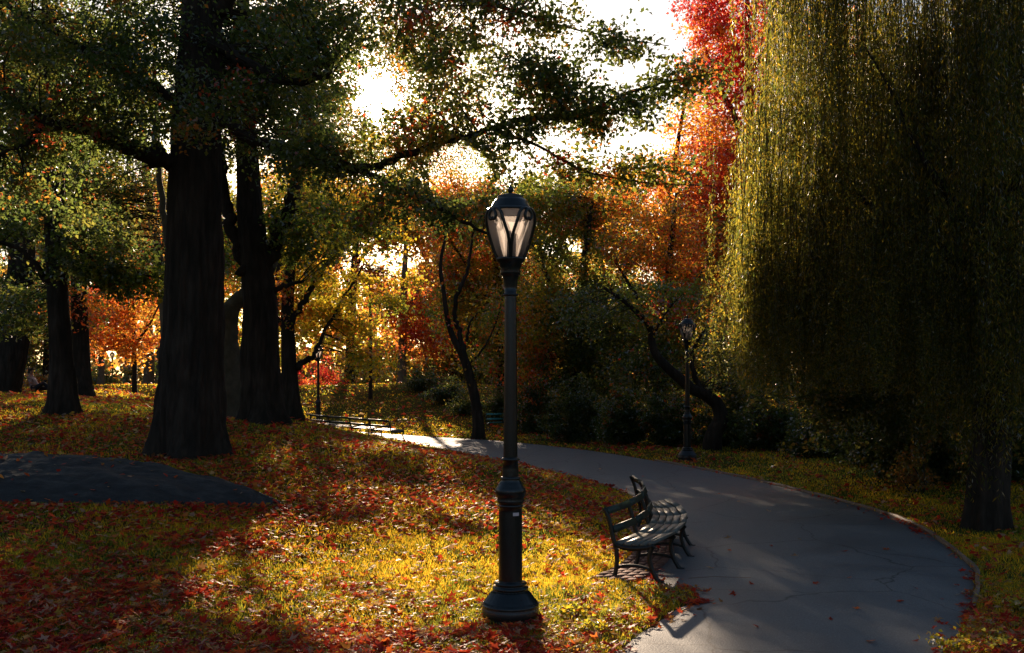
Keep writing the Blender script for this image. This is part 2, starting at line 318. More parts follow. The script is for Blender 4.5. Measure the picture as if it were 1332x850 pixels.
def ground_mat():
    m, t = mat_new('lawn'); g = N(t, 'ShaderNodeNewGeometry').outputs['Position']
    mp = N(t, 'ShaderNodeMapping', {0: g, 3: (1, 1, 1)}).outputs[0]
    big = N(t, 'ShaderNodeTexNoise', {'Vector': mp, 'Scale': .55, 'Detail': 5}).outputs[0]
    fine = N(t, 'ShaderNodeTexNoise', {'Vector': mp, 'Scale': 22, 'Detail': 6, 'Roughness': .8}).outputs[0]
    grass = ramp(t, fine, [(.3, (.03, .035, .010)), (.5, (.075, .085, .02)), (.72, (.17, .15, .04))])
    dry = ramp(t, fine, [(.3, (.05, .03, .012)), (.6, (.16, .10, .03)), (.8, (.25, .16, .06))])
    base = N(t, 'ShaderNodeMixRGB', {0: ramp(t, big, [(.42, (0, 0, 0)), (.62, (1, 1, 1))]), 1: grass, 2: dry}).outputs[0]
    v = N(t, 'ShaderNodeTexVoronoi', {'Vector': mp, 'Scale': 7.5, 'Randomness': 1.0})
    vc = N(t, 'ShaderNodeSeparateColor', {0: v.outputs['Color']})
    red = ramp(t, vc.outputs[1], [(0, (.30, .02, .012)), (.4, (.42, .05, .02)), (.7, (.5, .17, .03)), (1, (.16, .02, .02))])
    near = ramp(t, v.outputs['Distance'], [(.30, (1, 1, 1)), (.42, (0, 0, 0))])
    clump = N(t, 'ShaderNodeTexNoise', {'Vector': mp, 'Scale': .8, 'Detail': 4}).outputs[0]
    thr = N(t, 'ShaderNodeMath', {0: vc.outputs[0], 1: N(t, 'ShaderNodeMapRange', {0: clump, 1: .35, 2: .7, 3: .12, 4: .62}).outputs[0]}, operation='LESS_THAN').outputs[0]
    f = N(t, 'ShaderNodeMath', {0: near, 1: thr}, operation='MULTIPLY').outputs[0]
    cc = N(t, 'ShaderNodeMixRGB', {0: f, 1: base, 2: red}).outputs[0]
    b = N(t, 'ShaderNodeBump', {'Strength': .8, 'Distance': .05, 'Height': fine})
    p = N(t, 'ShaderNodeBsdfPrincipled', {'Base Color': cc, 'Roughness': .85, 'Normal': b.outputs[0], 'Specular IOR Level': 0.0})
    N(t, 'ShaderNodeOutputMaterial', {0: p.outputs[0]}); return m
def asphalt_mat(name='asphalt', base=(.135, .146, .155)):
    m, t = mat_new(name); g = N(t, 'ShaderNodeNewGeometry').outputs['Position']
    n1 = N(t, 'ShaderNodeTexNoise', {'Vector': g, 'Scale': 60, 'Detail': 5, 'Roughness': .8}).outputs[0]
    n2 = N(t, 'ShaderNodeTexNoise', {'Vector': g, 'Scale': .7, 'Detail': 6, 'Roughness': .6, 'Distortion': .6}).outputs[0]
    n3 = N(t, 'ShaderNodeTexVoronoi', {'Vector': g, 'Scale': 55}).outputs['Distance']
    c1 = ramp(t, n1, [(.3, tuple(v*.6 for v in base)), (.55, base), (.75, tuple(v*2.1 for v in base))])
    cc = N(t, 'ShaderNodeMixRGB', {0: .75, 1: c1, 2: ramp(t, n2, [(.3, (.62, .62, .64)), (.5, (.95, .95, .95)), (.7, (1.25, 1.22, 1.18))])}, blend_type='MULTIPLY').outputs[0]
    wv = N(t, 'ShaderNodeTexNoise', {'Vector': g, 'Scale': 1.6, 'Detail': 6}).outputs['Color']; wp = N(t, 'ShaderNodeMixRGB', {0: .35, 1: g, 2: wv}, blend_type='ADD').outputs[0]
    ck = N(t, 'ShaderNodeTexVoronoi', {'Vector': wp, 'Scale': .42}, feature='DISTANCE_TO_EDGE').outputs[0]
    cc = N(t, 'ShaderNodeMixRGB', {0: ramp(t, ck, [(.0, (.75, .75, .75)), (.006, (0, 0, 0))]), 1: cc, 2: (.02, .02, .02, 1)}).outputs[0]
    hh = N(t, 'ShaderNodeMath', {0: n1, 1: n3}, operation='ADD').outputs[0]
    b = N(t, 'ShaderNodeBump', {'Strength': .4, 'Distance': .006, 'Height': hh})
    p = N(t, 'ShaderNodeBsdfPrincipled', {'Base Color': cc, 'Roughness': ramp(t, n2, [(.3, (.55,)*3), (.7, (.8,)*3)]), 'Specular IOR Level': .4, 'Normal': b.outputs[0]})
    N(t, 'ShaderNodeOutputMaterial', {0: p.outputs[0]}); return m
def rock_mat():
    m, t = mat_new('schist'); g = N(t, 'ShaderNodeNewGeometry').outputs['Position']; mp = N(t, 'ShaderNodeMapping', {0: g, 2: (0, 0, .5), 3: (1, 3.2, 3)}).outputs[0]
    n1 = N(t, 'ShaderNodeTexNoise', {'Vector': mp, 'Scale': 2.2, 'Detail': 10, 'Roughness': .7}).outputs[0]; n2 = N(t, 'ShaderNodeTexNoise', {'Vector': g, 'Scale': 40, 'Detail': 4}).outputs[0]
    cc = ramp(t, n1, [(.3, (.014, .015, .016)), (.52, (.032, .034, .036)), (.75, (.09, .088, .084))])
    hh = N(t, 'ShaderNodeMath', {0: n1, 1: 3.0, 2: n2}, operation='MULTIPLY_ADD').outputs[0]
    b = N(t, 'ShaderNodeBump', {'Strength': .7, 'Distance': .06, 'Height': hh})
    p = N(t, 'ShaderNodeBsdfPrincipled', {'Base Color': cc, 'Roughness': .8, 'Normal': b.outputs[0]}); N(t, 'ShaderNodeOutputMaterial', {0: p.outputs[0]}); return m
M_GROUND = ground_mat(); M_ASPH = asphalt_mat(); M_ROCK = rock_mat()
M_PAVER = plain('brick_paver', (.16, .07, .05), .85, 30); M_CONC = plain('kerb_stone', (.28, .25, .23), .85, 25); M_EDGE = plain('rusty_edging', (.20, .13, .09), .7, 12)

# ------------------------------------------------------------------ the setting
na = 460; rr = np.concatenate([[.3], np.geomspace(1.5, 900, 170)])
aa = np.linspace(-PI, PI, na, endpoint=False); aa = aa-.72*np.sin(aa)*.9      # denser ahead of the camera
Rg, Ag = np.meshgrid(rr, aa, indexing='ij'); gx = Rg*np.sin(Ag); gy = Rg*np.cos(Ag); gz = h_exact(gx, gy)
V = np.stack([gx, gy, gz], -1).reshape(-1, 3); i, j = np.meshgrid(np.arange(len(rr)-1), np.arange(na), indexing='ij'); jn = (j+1) % na
Fq = np.stack([i*na+j, i*na+jn, (i+1)*na+jn, (i+1)*na+j], -1).reshape(-1, 4)
V = np.vstack([V, [[0, 0, float(h(0, 0))]]])
Fl = np.concatenate([Fq.ravel(), np.stack([np.arange(na), np.full(na, len(V)-1), (np.arange(na)+1) % na], 1).ravel()]); Sz = np.concatenate([np.full(len(Fq), 4), np.full(na, 3)])
tag(obj('ground', np_mesh('ground', V, Fl, Sz, M_GROUND, None, True)), kind='structure')
# path sheet
m_ = len(PL); cols = 9; V = []
for k in range(m_):
    for c in range(cols):
        t_ = c/(cols-1); p = PL[k]*(1-t_)+PR[k]*t_
        if c == 0: p = p+rng.normal(0, .03, 2)
        z = .004+.035*math.sin(PI*t_); V.append((p[0], p[1], z))
Fc = [(k*cols+c, k*cols+c+1, (k+1)*cols+c+1, (k+1)*cols+c) for k in range(m_-1) for c in range(cols-1)]
tag(obj('path', np_mesh('path', V, Fc, None, M_ASPH, None, True)), kind='structure')
# edging strip along the outer side of the bend
edge = MB(); ks = [k for k in range(m_) if 10.2 < PR[k][1] < 30 and PR[k][0] > 3]
ring = []
for k in ks:
    t_ = PR[min(k+1, m_-1)]-PR[k-1]; t_ = t_/np.linalg.norm(t_); nn = np.array([t_[1], -t_[0]]); p = PR[k]+nn*.01
    for w_, z in ((0, -.05), (0, .052), (.045, .052), (.045, -.05)): ring.append((*(p+nn*w_), z+.006*math.sin(k*1.7)))
q = len(ks); Fc = [(a*4+b, a*4+(b+1) % 4, (a+1)*4+(b+1) % 4, (a+1)*4+b) for a in range(q-1) for b in range(4)]
tag(obj('path_edging', np_mesh('path_edging', ring, Fc, None, M_EDGE)), 'thin rusty edging strip along the outer side of the path bend', 'edging')

# ------------------------------------------------------------------ lamp posts
def make_lamp():
    S = 2.36/312
    root = empty('lamp_post', (0, 0, 0))
    def prof(rows): return [(w*S/2, (808-y)*S) for w, y in rows]
    def part(name, rows, mat, seg=32, parent=root, **k):
        V, Fc = lathe(prof(rows), seg, **k); b = MB(); b.add_np(V, Fc); return obj(name, b.mesh(name, mat, True), parent)
    part('base', [(66, 814), (72, 808), (73, 806), (70, 804), (71, 803), (74, 802), (74, 792), (71, 790.5), (74, 789.5), (74, 788)], M_BASEIRON)
    part('fluted_foot', [(74, 789), (74, 786.5), (68, 786), (66, 784), (60, 780), (54, 776), (49, 772.5), (45, 770.5), (41, 769.5), (47, 768.5), (47, 765.5), (40, 764.5), (39, 762.5), (43, 761.5), (42, 759.5), (34, 758.5), (31, 757)], M_IRON, 56, famp=.045, frange=(2, 7))
    part('lower_shaft', [(31, 758), (31, 755), (30.5, 668), (30, 662), (33, 661), (33, 659), (30, 658)], M_IRON, 32)
    part('collar', [(30, 659), (34, 656), (36, 653), (33, 651), (38, 647), (40, 642), (39, 638), (36, 636), (34, 634), (30, 630), (25, 627), (26, 625), (26, 623), (21, 622)], M_IRON, 40, famp=.018, frange=(4, 6))
    part('middle_shaft', [(21.5, 623), (21, 612), (19.5, 602), (24, 601), (24.5, 599.5), (23, 598.5), (18, 597)], M_IRON)
    part('shaft', [(18, 598), (17.5, 560), (16, 470), (15.2, 388), (15, 385)], M_IRON, 32, famp=.035, frange=(0, 3))
    part('neck', [(15, 388), (20, 387), (20.5, 385), (16, 384), (17, 376), (20, 364), (22, 361), (26, 360), (27, 357), (26, 352), (28, 350), (30, 345), (36, 342), (38, 340), (37, 338), (30, 337.5)], M_IRON)
    gp = [(31, 338), (36, 333), (45, 320), (53, 307), (59.5, 295), (62, 287), (60.5, 280), (54, 275), (46, 273)]
    part('globe', gp, M_GLASS, 40)
    part('ballast', [(3, 338), (14, 337.9), (14.5, 320), (14.5, 308), (12, 304), (7, 303), (1, 302.7)], plain('lamp_ballast', (.25, .22, .22), .6), 20)
    part('cap', [(50, 276), (55, 277), (56, 275), (50, 271), (44, 265), (38, 261.5), (33, 260.5), (34, 259), (34, 257.8), (28, 256.8), (18, 255), (8, 254), (4, 253.5), (4, 252.8)], M_IRON, 36)
    part('finial', [(3.5, 253.5), (6.5, 251.5), (8, 249), (6.5, 246.4), (4, 245.2), (2, 243.3), (.2, 242.2)], M_IRON, 16)
    rib = MB(); gy_ = np.array([338, 332, 318, 305, 293, 286, 280, 275, 272]); gw_ = np.array([33, 39, 48, 56.5, 62.5, 65, 63.5, 58, 53])
    for q in range(4):
        for s_ in (-1, 1):
            pts = []
            for t_, ph, yy in [(0, 1.5, 339), (0, 3, 325), (0, 7, 310), (0, 13, 299), (0, 17, 291), (0, 21, 283), (0, 31, 277.5), (0, 42, 277), (0, 52, 281), (0, 56, 287), (0, 50, 291), (0, 44, 289)]:
                a = math.radians(-90+q*90+s_*ph); w_ = np.interp(-yy, -gy_, gw_)+1.5; pts.append((w_*S/2*math.cos(a), w_*S/2*math.sin(a), (808-yy)*S))
            P = spline(pts, 4); V, Fc = tube(P, np.full(len(P), 2.1*S), 6); rib2 = MB(); rib2.add_np(V, Fc); obj('rib', rib2.mesh('rib', M_IRON, True), root)
    rg = MB(); V, Fc = lathe(prof([(56, 278), (62, 278.5), (63, 276.5), (60, 274.5), (54, 274)]), 36); rg.add_np(V, Fc); obj('rim', rg.mesh('rim', M_IRON, True), root)
    return root
lamp = make_lamp(); lx, ly = W(664, 808, 9.8)[:2]; lamp.location = (lx, ly, float(h(lx, ly)))
tag(lamp, 'large nearest cast iron lamp post with frosted globe standing in the leafy lawn', 'lamp post', 'park lamp posts')
stk = MB(); a_ = math.radians(-62)
for zz in (1.03, 1.066):
    pass
b_ = [(.118*math.cos(a_+d), .118*math.sin(a_+d), z) for z in (1.03, 1.062) for d in (-.28, -.14, 0, .14, .28)]
stk.add(b_, [(k, k+1, k+6, k+5) for k in range(4)]); st_o = obj('sticker', stk.mesh('sticker', plain('sticker_paper', (.6, .58, .6), .5)), lamp)
for (px, py, Y, zoff, lab) in [(894, 600, 29.4, None, 'dark lamp post on the far verge before the dark shrubs right of the path'), (414, 556, 51, None, 'black lamp post behind the long bench on the left'),
                         (146, 503, 104, -.35, 'distant lamp post with glowing white globe under the orange maple'), (522, 520, 92, None, 'distant lamp post whose globe shows over the lawn crest by a pale trunk')]:
    c = copy_tree(lamp); x, y, z = W(px, py, Y)
    for ch in list(c.children):
        if ch.name.startswith('sticker'): bpy.data.objects.remove(ch)
    gz_ = float(h(x, y)); c.location = (x, y, gz_ if zoff is None else gz_+zoff); c['label'] = lab
    c.rotation_euler.z = rng.uniform(0, 1.5)
    if Y == 92: c.location.z = EYE+(HZ-487)/F*Y-(808-242)*2.36/312
    if Y == 104: c.location.z = EYE+(HZ-457)/F*Y-(808-242)*2.36/312

# ------------------------------------------------------------------ benches
def make_bench(name, nodes, label, group, seat_mat, back_mat, depth=.5, hw=1.0, side_arm=False):
    """nodes: (rear x, rear y, facing angle) of each iron frame"""
    ox, oy = nodes[len(nodes)//2][:2]; oz = float(h(ox, oy)); oz = max(oz, 0)+.004
    root = empty(name, (ox, oy, oz)); tag(root, label, 'bench', group)
    def Pt(nd, s, z): return np.array([nd[0]-ox+math.cos(nd[2])*s, nd[1]-oy+math.sin(nd[2])*s, z])
    for nd in nodes:
        b = MB(); side = np.array([-math.sin(nd[2]), math.cos(nd[2]), 0])
        def bar(rows, th=.036, wd=.03):
            R = spline(rows, 5); P = np.array([Pt(nd, s, z) for s, z in R]); T = np.gradient(P, axis=0); T /= np.linalg.norm(T, axis=1)[:, None]
            Nn = np.cross(T, side); Nn /= np.linalg.norm(Nn, axis=1)[:, None]; th_ = th*np.ones(len(P))
            V = np.concatenate([P+Nn*th/2+side*wd/2, P+Nn*th/2-side*wd/2, P-Nn*th/2-side*wd/2, P-Nn*th/2+side*wd/2]).reshape(4, -1, 3).transpose(1, 0, 2).reshape(-1, 3); n = len(P)
            Fc = [(a*4+k, a*4+(k+1) % 4, (a+1)*4+(k+1) % 4, (a+1)*4+k) for a in range(n-1) for k in range(4)]+[(3, 2, 1, 0), ((n-1)*4, (n-1)*4+1, (n-1)*4+2, (n-1)*4+3)]
            b.add(V, Fc)
        bar([(-.02, 0), (.03, .05), (.055, .2), (.05, .34), (.03, .41), (0, .5), (-.02, .6), (-.055, .72), (-.11, .835)], .045)
        bar([(.03, .405), (.15, .375), (.3, .375), (.45, .40), (.52, .425)], .05)
        bar([(.60, .0), (.565, .03), (.50, .14), (.465, .27), (.48, .36), (.52, .42)], .045)
        bar([(.055, .14), (.2, .17), (.35, .17), (.50, .14)], .03)
        bar([(.57, .012), (.64, .012)], .024, .05); bar([(-.05, .012), (.02, .012)], .024, .05)
        obj('iron_frame', b.mesh('iron_frame', M_IRONB), root)
    def slat(n0, n1, s, z, wd, th, tilt, mat, nm):
        b = MB(); V = []; gap = .004
        for nd, e in ((n0, 0), (n1, 1)):
            for a, c in ((-.5, -.5), (.5, -.5), (.5, .5), (-.5, .5)):
                ds = a*wd*math.cos(tilt)-c*th*math.sin(tilt); dz = a*wd*math.sin(tilt)+c*th*math.cos(tilt); V.append(Pt(nd, s+ds, z+dz))
        V = np.array(V); d = V[4:]-V[:4]; dn = d/np.linalg.norm(d, axis=1)[:, None]; V[:4] += dn*gap; V[4:] -= dn*gap
        b.add(V, [(0, 1, 2, 3), (7, 6, 5, 4), (0, 4, 5, 1), (1, 5, 6, 2), (2, 6, 7, 3), (3, 7, 4, 0)]); o = obj(nm, b.mesh(nm, mat), root)
    for n0, n1 in zip(nodes[:-1], nodes[1:]):
        for s, z, ti in ((.085, .41, -.12), (.185, .403, -.05), (.285, .403, .03), (.385, .413, .12), (.485, .436, .28)):
            slat(n0, n1, s, z+.012, .083, .03, ti, seat_mat, 'seat_slat')
        slat(n0, n1, .018, .585, .085, .028, math.radians(106), back_mat, 'back_slat'); slat(n0, n1, -.062, .80, .085, .028, math.radians(114), back_mat, 'back_slat')
    return root
# near curved bench: arc through three front points
def circ(a, b, c):
    ax, ay = a; bx, by = b; cx, cy_ = c; d = 2*(ax*(by-cy_)+bx*(cy_-ay)+cx*(ay-by))
    ux = ((ax*ax+ay*ay)*(by-cy_)+(bx*bx+by*by)*(cy_-ay)+(cx*cx+cy_*cy_)*(ay-by))/d; uy = ((ax*ax+ay*ay)*(cx-bx)+(bx*bx+by*by)*(ax-cx)+(cx*cx+cy_*cy_)*(bx-ax))/d
    return ux, uy, math.hypot(ax-ux, ay-uy)
ux, uy, R_ = circ((1.66, 11.65), (2.34, 13.4), (2.52, 16.0))
t0 = math.atan2(11.65-uy, 1.66-ux); t1 = math.atan2(16.0-uy, 2.52-ux)
nd = [(ux+(R_-.52)*math.cos(t), uy+(R_-.52)*math.sin(t), t) for t in np.linspace(t0, t1, 6)]
bench1 = make_bench('park_bench', nd, 'curved slatted bench in the foreground standing where lawn meets path', 'park benches', M_SLAT, M_SLATG)
# pad of pavers under the bench, with a kerb stone line on its near end
PADT = np.linspace(t0-.03, t1+.02, 34); padr0, padr1 = R_-.72, R_+.2
zpad = .0
for a0, a1 in zip(PADT[:-1], PADT[1:]): pass
ident = MB(); mt = bpy.data.meshes.new('paver')
mb = MB(); mb.add([(-.1, -.05, -.05), (.1, -.05, -.05), (.1, .05, -.05), (-.1, .05, -.05), (-.095, -.045, 0), (.095, -.045, 0), (.095, .045, 0), (-.095, .045, 0)], [(4, 5, 6, 7), (0, 1, 5, 4), (1, 2, 6, 5), (2, 3, 7, 6), (3, 0, 4, 7)])
pm = mb.mesh('paver', M_PAVER); npv = 0
pad = empty('paver_pad', (ux+(R_-.3)*math.cos(t0), uy+(R_-.3)*math.sin(t0), 0)); tag(pad, 'narrow pad of worn reddish pavers under the curved bench', 'paving', kind='structure')
px0, py0 = pad.location.x, pad.location.y
for row in range(5):
    r_ = R_-.66+row*.1075; nn_ = int((t1-t0+.05)*r_/.208)
    for k in range(nn_):
        if npv >= 220: break
        t_ = t0-.02+(k+.5*(row % 2))*.208/r_; o = obj('paver', pm, pad); npv += 1
        o.location = (ux+r_*math.cos(t_)-px0, uy+r_*math.sin(t_)-py0, .034+.012*rng.random()); o.rotation_euler = (rng.normal(0, .012), rng.normal(0, .012), t_+PI/2+rng.normal(0, .012))
# long bench on the left, seen from behind
nd2 = []
for px, Y, ang in [(405, 43.9, 60), (429, 42.1, 52), (456, 40.4, 44), (482, 38.8, 34), (508, 37.3, 18)]:
    nd2.append(((px-CX)/F*Y, Y, math.radians(ang)))
bench2 = make_bench('park_bench', nd2, 'long slatted bench seen from behind below the left lamp post', 'park benches', M_SLAT, M_SLATG)
nd3 = [((px-CX)/F*Y, Y, math.radians(-75)) for px, Y in [(633, 44.6), (655, 44.9), (672, 45.2)]]
bench3 = make_bench('park_bench', nd3, 'small teal slatted bench beside the leaning tree across the path', 'park benches', M_TEAL, M_TEAL)

# ------------------------------------------------------------------ leaf clouds
def quad_leaves(P, size, up=.03, aspect=.62, hang=0, fold=.18):
    """one folded, pointed leaf per point"""
    n = len(P); size = np.broadcast_to(size, n)[:, None]
    nr = rng.normal(size=(n, 3)); nr[:, 2] = np.abs(nr[:, 2])*(1+up*2)+up; nr /= np.linalg.norm(nr, axis=1)[:, None]
    d = rng.normal(size=(n, 3)); d[:, 2] -= hang; d -= nr*np.sum(d*nr, 1)[:, None]; d /= np.linalg.norm(d, axis=1)[:, None]+1e-9
    s = np.cross(nr, d); V = np.empty((n, 4, 3))
    V[:, 0] = P-d*size*.5; V[:, 1] = P+s*size*aspect*.5+nr*size*fold+d*size*.05; V[:, 2] = P+d*size*.5; V[:, 3] = P-s*size*aspect*.5+nr*size*fold+d*size*.05
    return V.reshape(-1, 3)
def leaf_mesh(name, P, size, colr, mat, **k):
    V = quad_leaves(P, size, **k); n = len(P); return np_mesh(name, V, np.arange(4*n).reshape(-1, 4), None, mat, np.repeat(colr, 4, 0))
PAL = {
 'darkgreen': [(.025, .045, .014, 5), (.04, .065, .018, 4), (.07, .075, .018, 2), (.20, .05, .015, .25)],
 'oak': [(.03, .055, .018, 5), (.05, .08, .02, 4), (.10, .11, .025, 2), (.32, .10, .02, .5), (.3, .03, .02, .3)],
 'gold': [(.20, .17, .02, 4), (.34, .24, .02, 3), (.46, .18, .02, 3), (.10, .12, .02, 3), (.46, .07, .02, 1)],
 'glow': [(.62, .26, .02, 4), (.6, .15, .02, 3), (.5, .3, .02, 2), (.55, .07, .02, 1)],
 'olive': [(.06, .09, .02, 4), (.13, .14, .025, 4), (.24, .16, .02, 2), (.4, .14, .03, .8), (.4, .05, .02, .4)],
 'green': [(.06, .10, .018, 4), (.09, .13, .02, 4), (.18, .18, .02, 3), (.36, .20, .02, .6)],
 'yellowgreen': [(.16, .20, .02, 4), (.30, .28, .02, 4), (.45, .33, .02, 4), (.5, .22, .02, 1)],
 'yellow': [(.50, .32, .02, 4), (.34, .30, .02, 3), (.55, .22, .02, 3), (.18, .2, .02, 1)],
 'orange': [(.55, .16, .02, 4), (.55, .24, .03, 3), (.50, .08, .02, 3), (.25, .16, .02, 1)],
 'redorange': [(.50, .07, .02, 4), (.45, .03, .02, 2), (.55, .15, .02, 3), (.3, .18, .02, 1)],
 'crimson': [(.50, .015, .03, 4), (.38, .015, .03, 3), (.5, .07, .03, 3), (.5, .16, .03, 2), (.2, .03, .03, 1)],
 'mixed': [(.07, .10, .018, 5), (.16, .15, .02, 4), (.30, .18, .02, 1.5), (.45, .09, .02, 1.4), (.42, .03, .02, .8)],
 'shrub': [(.03, .05, .018, 5), (.05, .07, .025, 4), (.10, .10, .03, 1), (.18, .12, .03, .5)],
 'brown': [(.25, .12, .04, 3), (.38, .15, .03, 3), (.14, .12, .03, 3), (.45, .10, .03, 1)]}
def palette(name, n):
    p = np.array(PAL[name]); return p[rng.choice(len(p), n, p=p[:, 3]/p[:, 3].sum()), :3]
def crown_points(lobes, cr, per, pal):
    """lobes: (px, py, Y, rx px, ry px, depth m, clusters[, palette])"""
    C_, CC = [], []
    for L in lobes:
        px, py, Y, rx, ry, dz, n = L[:7]; pl = L[7] if len(L) > 7 else pal
        n = int(n); u = rng.normal(size=(n, 3)); u /= np.linalg.norm(u, axis=1)[:, None]; u *= (rng.random(n)**.42)[:, None]
        s = Y/F; c = W(px, py, Y); pts = c+u*np.array([rx*s, dz, ry*s]); C_.append(pts); CC.append(palette(pl, n))
    C_ = np.concatenate(C_); CC = np.concatenate(CC); ok = C_[:, 2] > h(C_[:, 0], C_[:, 1])+.25
    return C_[ok], CC[ok]
def leaves_from(C_, CC, cr, per, size, mixpal=None):
    n = len(C_); cnt = np.maximum(2, (per*rng.uniform(.5, 1.5, n)).astype(int)); idx = np.repeat(np.arange(n), cnt); m = len(idx)
    u = rng.normal(size=(m, 3)); u /= np.linalg.norm(u, axis=1)[:, None]; u *= (rng.random(m)**.5)[:, None]
    sc = rng.uniform(.6, 1.3, n)[idx][:, None]*cr; tilt = rng.normal(0, .35, (n, 2))[idx]
    off = u*sc*np.array([1, 1, .6])+rng.normal(0, .10, (m, 3))*cr; off[:, 2] += off[:, 0]*tilt[:, 0]+off[:, 1]*tilt[:, 1]-.2*(off[:, 0]**2+off[:, 1]**2)/cr
    P = C_[idx]+off; c = CC[idx]*rng.uniform(.7, 1.3, (m, 1)); c = c*(1+rng.normal(0, .10, (m, 3)))
    if mixpal is not None:
        k = rng.random(m) < .25; c[k] = palette(mixpal, k.sum())
    keep = keep_mask(P); keep &= P[:, 2] > h(P[:, 0], P[:, 1])+.05
    return P[keep], np.clip(c[keep], .004, .8), size*rng.uniform(.65, 1.25, keep.sum())
THIN = .6
def make_tree(name, label, cat, limbs, lobes, pal, leaf=.13, per=70, cr=.55, bark=None, group=None, baseY=None, flare=.5, seg=12, ridges=0, rough=.06, twig=.014, twigs=True, seed=0, mixpal=True):
    """limbs: lists of (px, py, Y, r px); the first is the trunk, its first row stands on the ground"""
    per = per*(1.0 if name in ('oak_tree', 'slim_tree', 'old_tree', 'short_tree', 'forked_tree', 'orange_tree') else .7 if name not in ('green_tree', 'olive_tree') else .9)
    if name != 'oak_tree': lobes = [tuple(L[:5])+(L[5]*THIN,)+tuple(L[6:]) for L in lobes]
    bark = bark or M_BARK; L0 = [list(r) for r in limbs[0]]; Y = L0[0][2]; bx = (L0[0][0]-CX)/F*Y; bz = float(h(bx, Y))
    root = empty(name, (bx, Y, bz)); org = np.array([bx, Y, bz]); tag(root, label, cat, group); samples = []
    for li, Lm in enumerate(limbs):
        R = spline(Lm, 9 if li == 0 else 6); P = np.array([W(r[0], r[1], r[2]) for r in R]); rad = np.array([max(r[3]*r[2]/F, .006) for r in R])
        if li == 0:
            P[0] = (bx, Y, bz-.25); P[1:, 2] = np.maximum(P[1:, 2], bz-.1+.05*np.arange(1, len(P)))
            zf = np.maximum(P[:, 2]-bz, 0); fl = flare*np.exp(-zf/.45); sg = max(seg, ridges*5 if ridges else seg)
            if ridges:   # finer rings so the bark ridges wander
                t_ = np.linspace(0, len(P)-1, 90); P = np.stack([np.interp(t_, np.arange(len(P)), P[:, k]) for k in range(3)], 1); rad = np.interp(t_, np.arange(len(rad)), rad); fl = np.interp(t_, np.arange(len(fl)), fl)
            V, Fc = tube(P-org, rad, sg, rough, ridges, seed+li, fl)
        else:
            w1 = rng.normal(0, 1, (len(P), 3))*rad[:, None]*.35; w1[0] = 0; P = P+w1
            V, Fc = tube(P-org, rad, 8, rough, 0, seed+li)
        b = MB(); b.add_np(V, Fc); obj('trunk' if li == 0 else 'limb', b.mesh('trunk' if li == 0 else 'limb', bark, True), root); samples.append(np.c_[P, rad])
    if lobes:
        C_, CC = crown_points(lobes, cr, per, pal); P, c, s = leaves_from(C_, CC, cr, per, leaf, pal if mixpal else None)
        km = keep_mask(C_) if len(C_) else None
        cro = obj('crown', leaf_mesh('crown', P-org, s, c, M_LEAF), root)
        if twigs:
            S_ = np.concatenate(samples); S_ = S_[len(samples[0])//3:] if len(samples) > 1 else S_[len(S_)//2:]; b = MB(); Vs, Fs, o_ = [], [], 0
            for c_ in C_[km]:
                if rng.random() > (.95 if name == 'oak_tree' else .5): continue
                d = np.linalg.norm((S_[:, :3]-c_)*np.array([1, 1, 1.3]), axis=1)+rng.random(len(S_))*1.0; k = int(np.argmin(d)); p0 = S_[k, :3]; L_ = np.linalg.norm(c_-p0)
                if L_ < .2 or L_ > 7: continue
                mid = (p0+c_)/2+rng.normal(0, .08*L_, 3)+np.array([0, 0, .08*L_]); t_ = np.linspace(0, 1, 5)[:, None]; Q = p0*(1-t_)**2+2*mid*t_*(1-t_)+c_*t_**2
                r0 = min(S_[k, 3]*.6, twig*(.6+L_*.35)); ra = np.linspace(r0, .004, 5); V, Fc = tube(Q-org, ra, 4); Vs.append(V); Fs.append(Fc+o_); o_ += len(V)
            if Vs: tag(obj('twigs', np_mesh('twigs', np.concatenate(Vs), np.concatenate(Fs), None, M_TWIG), root), kind='stuff')
    return root
exec_trees = []
T = make_tree
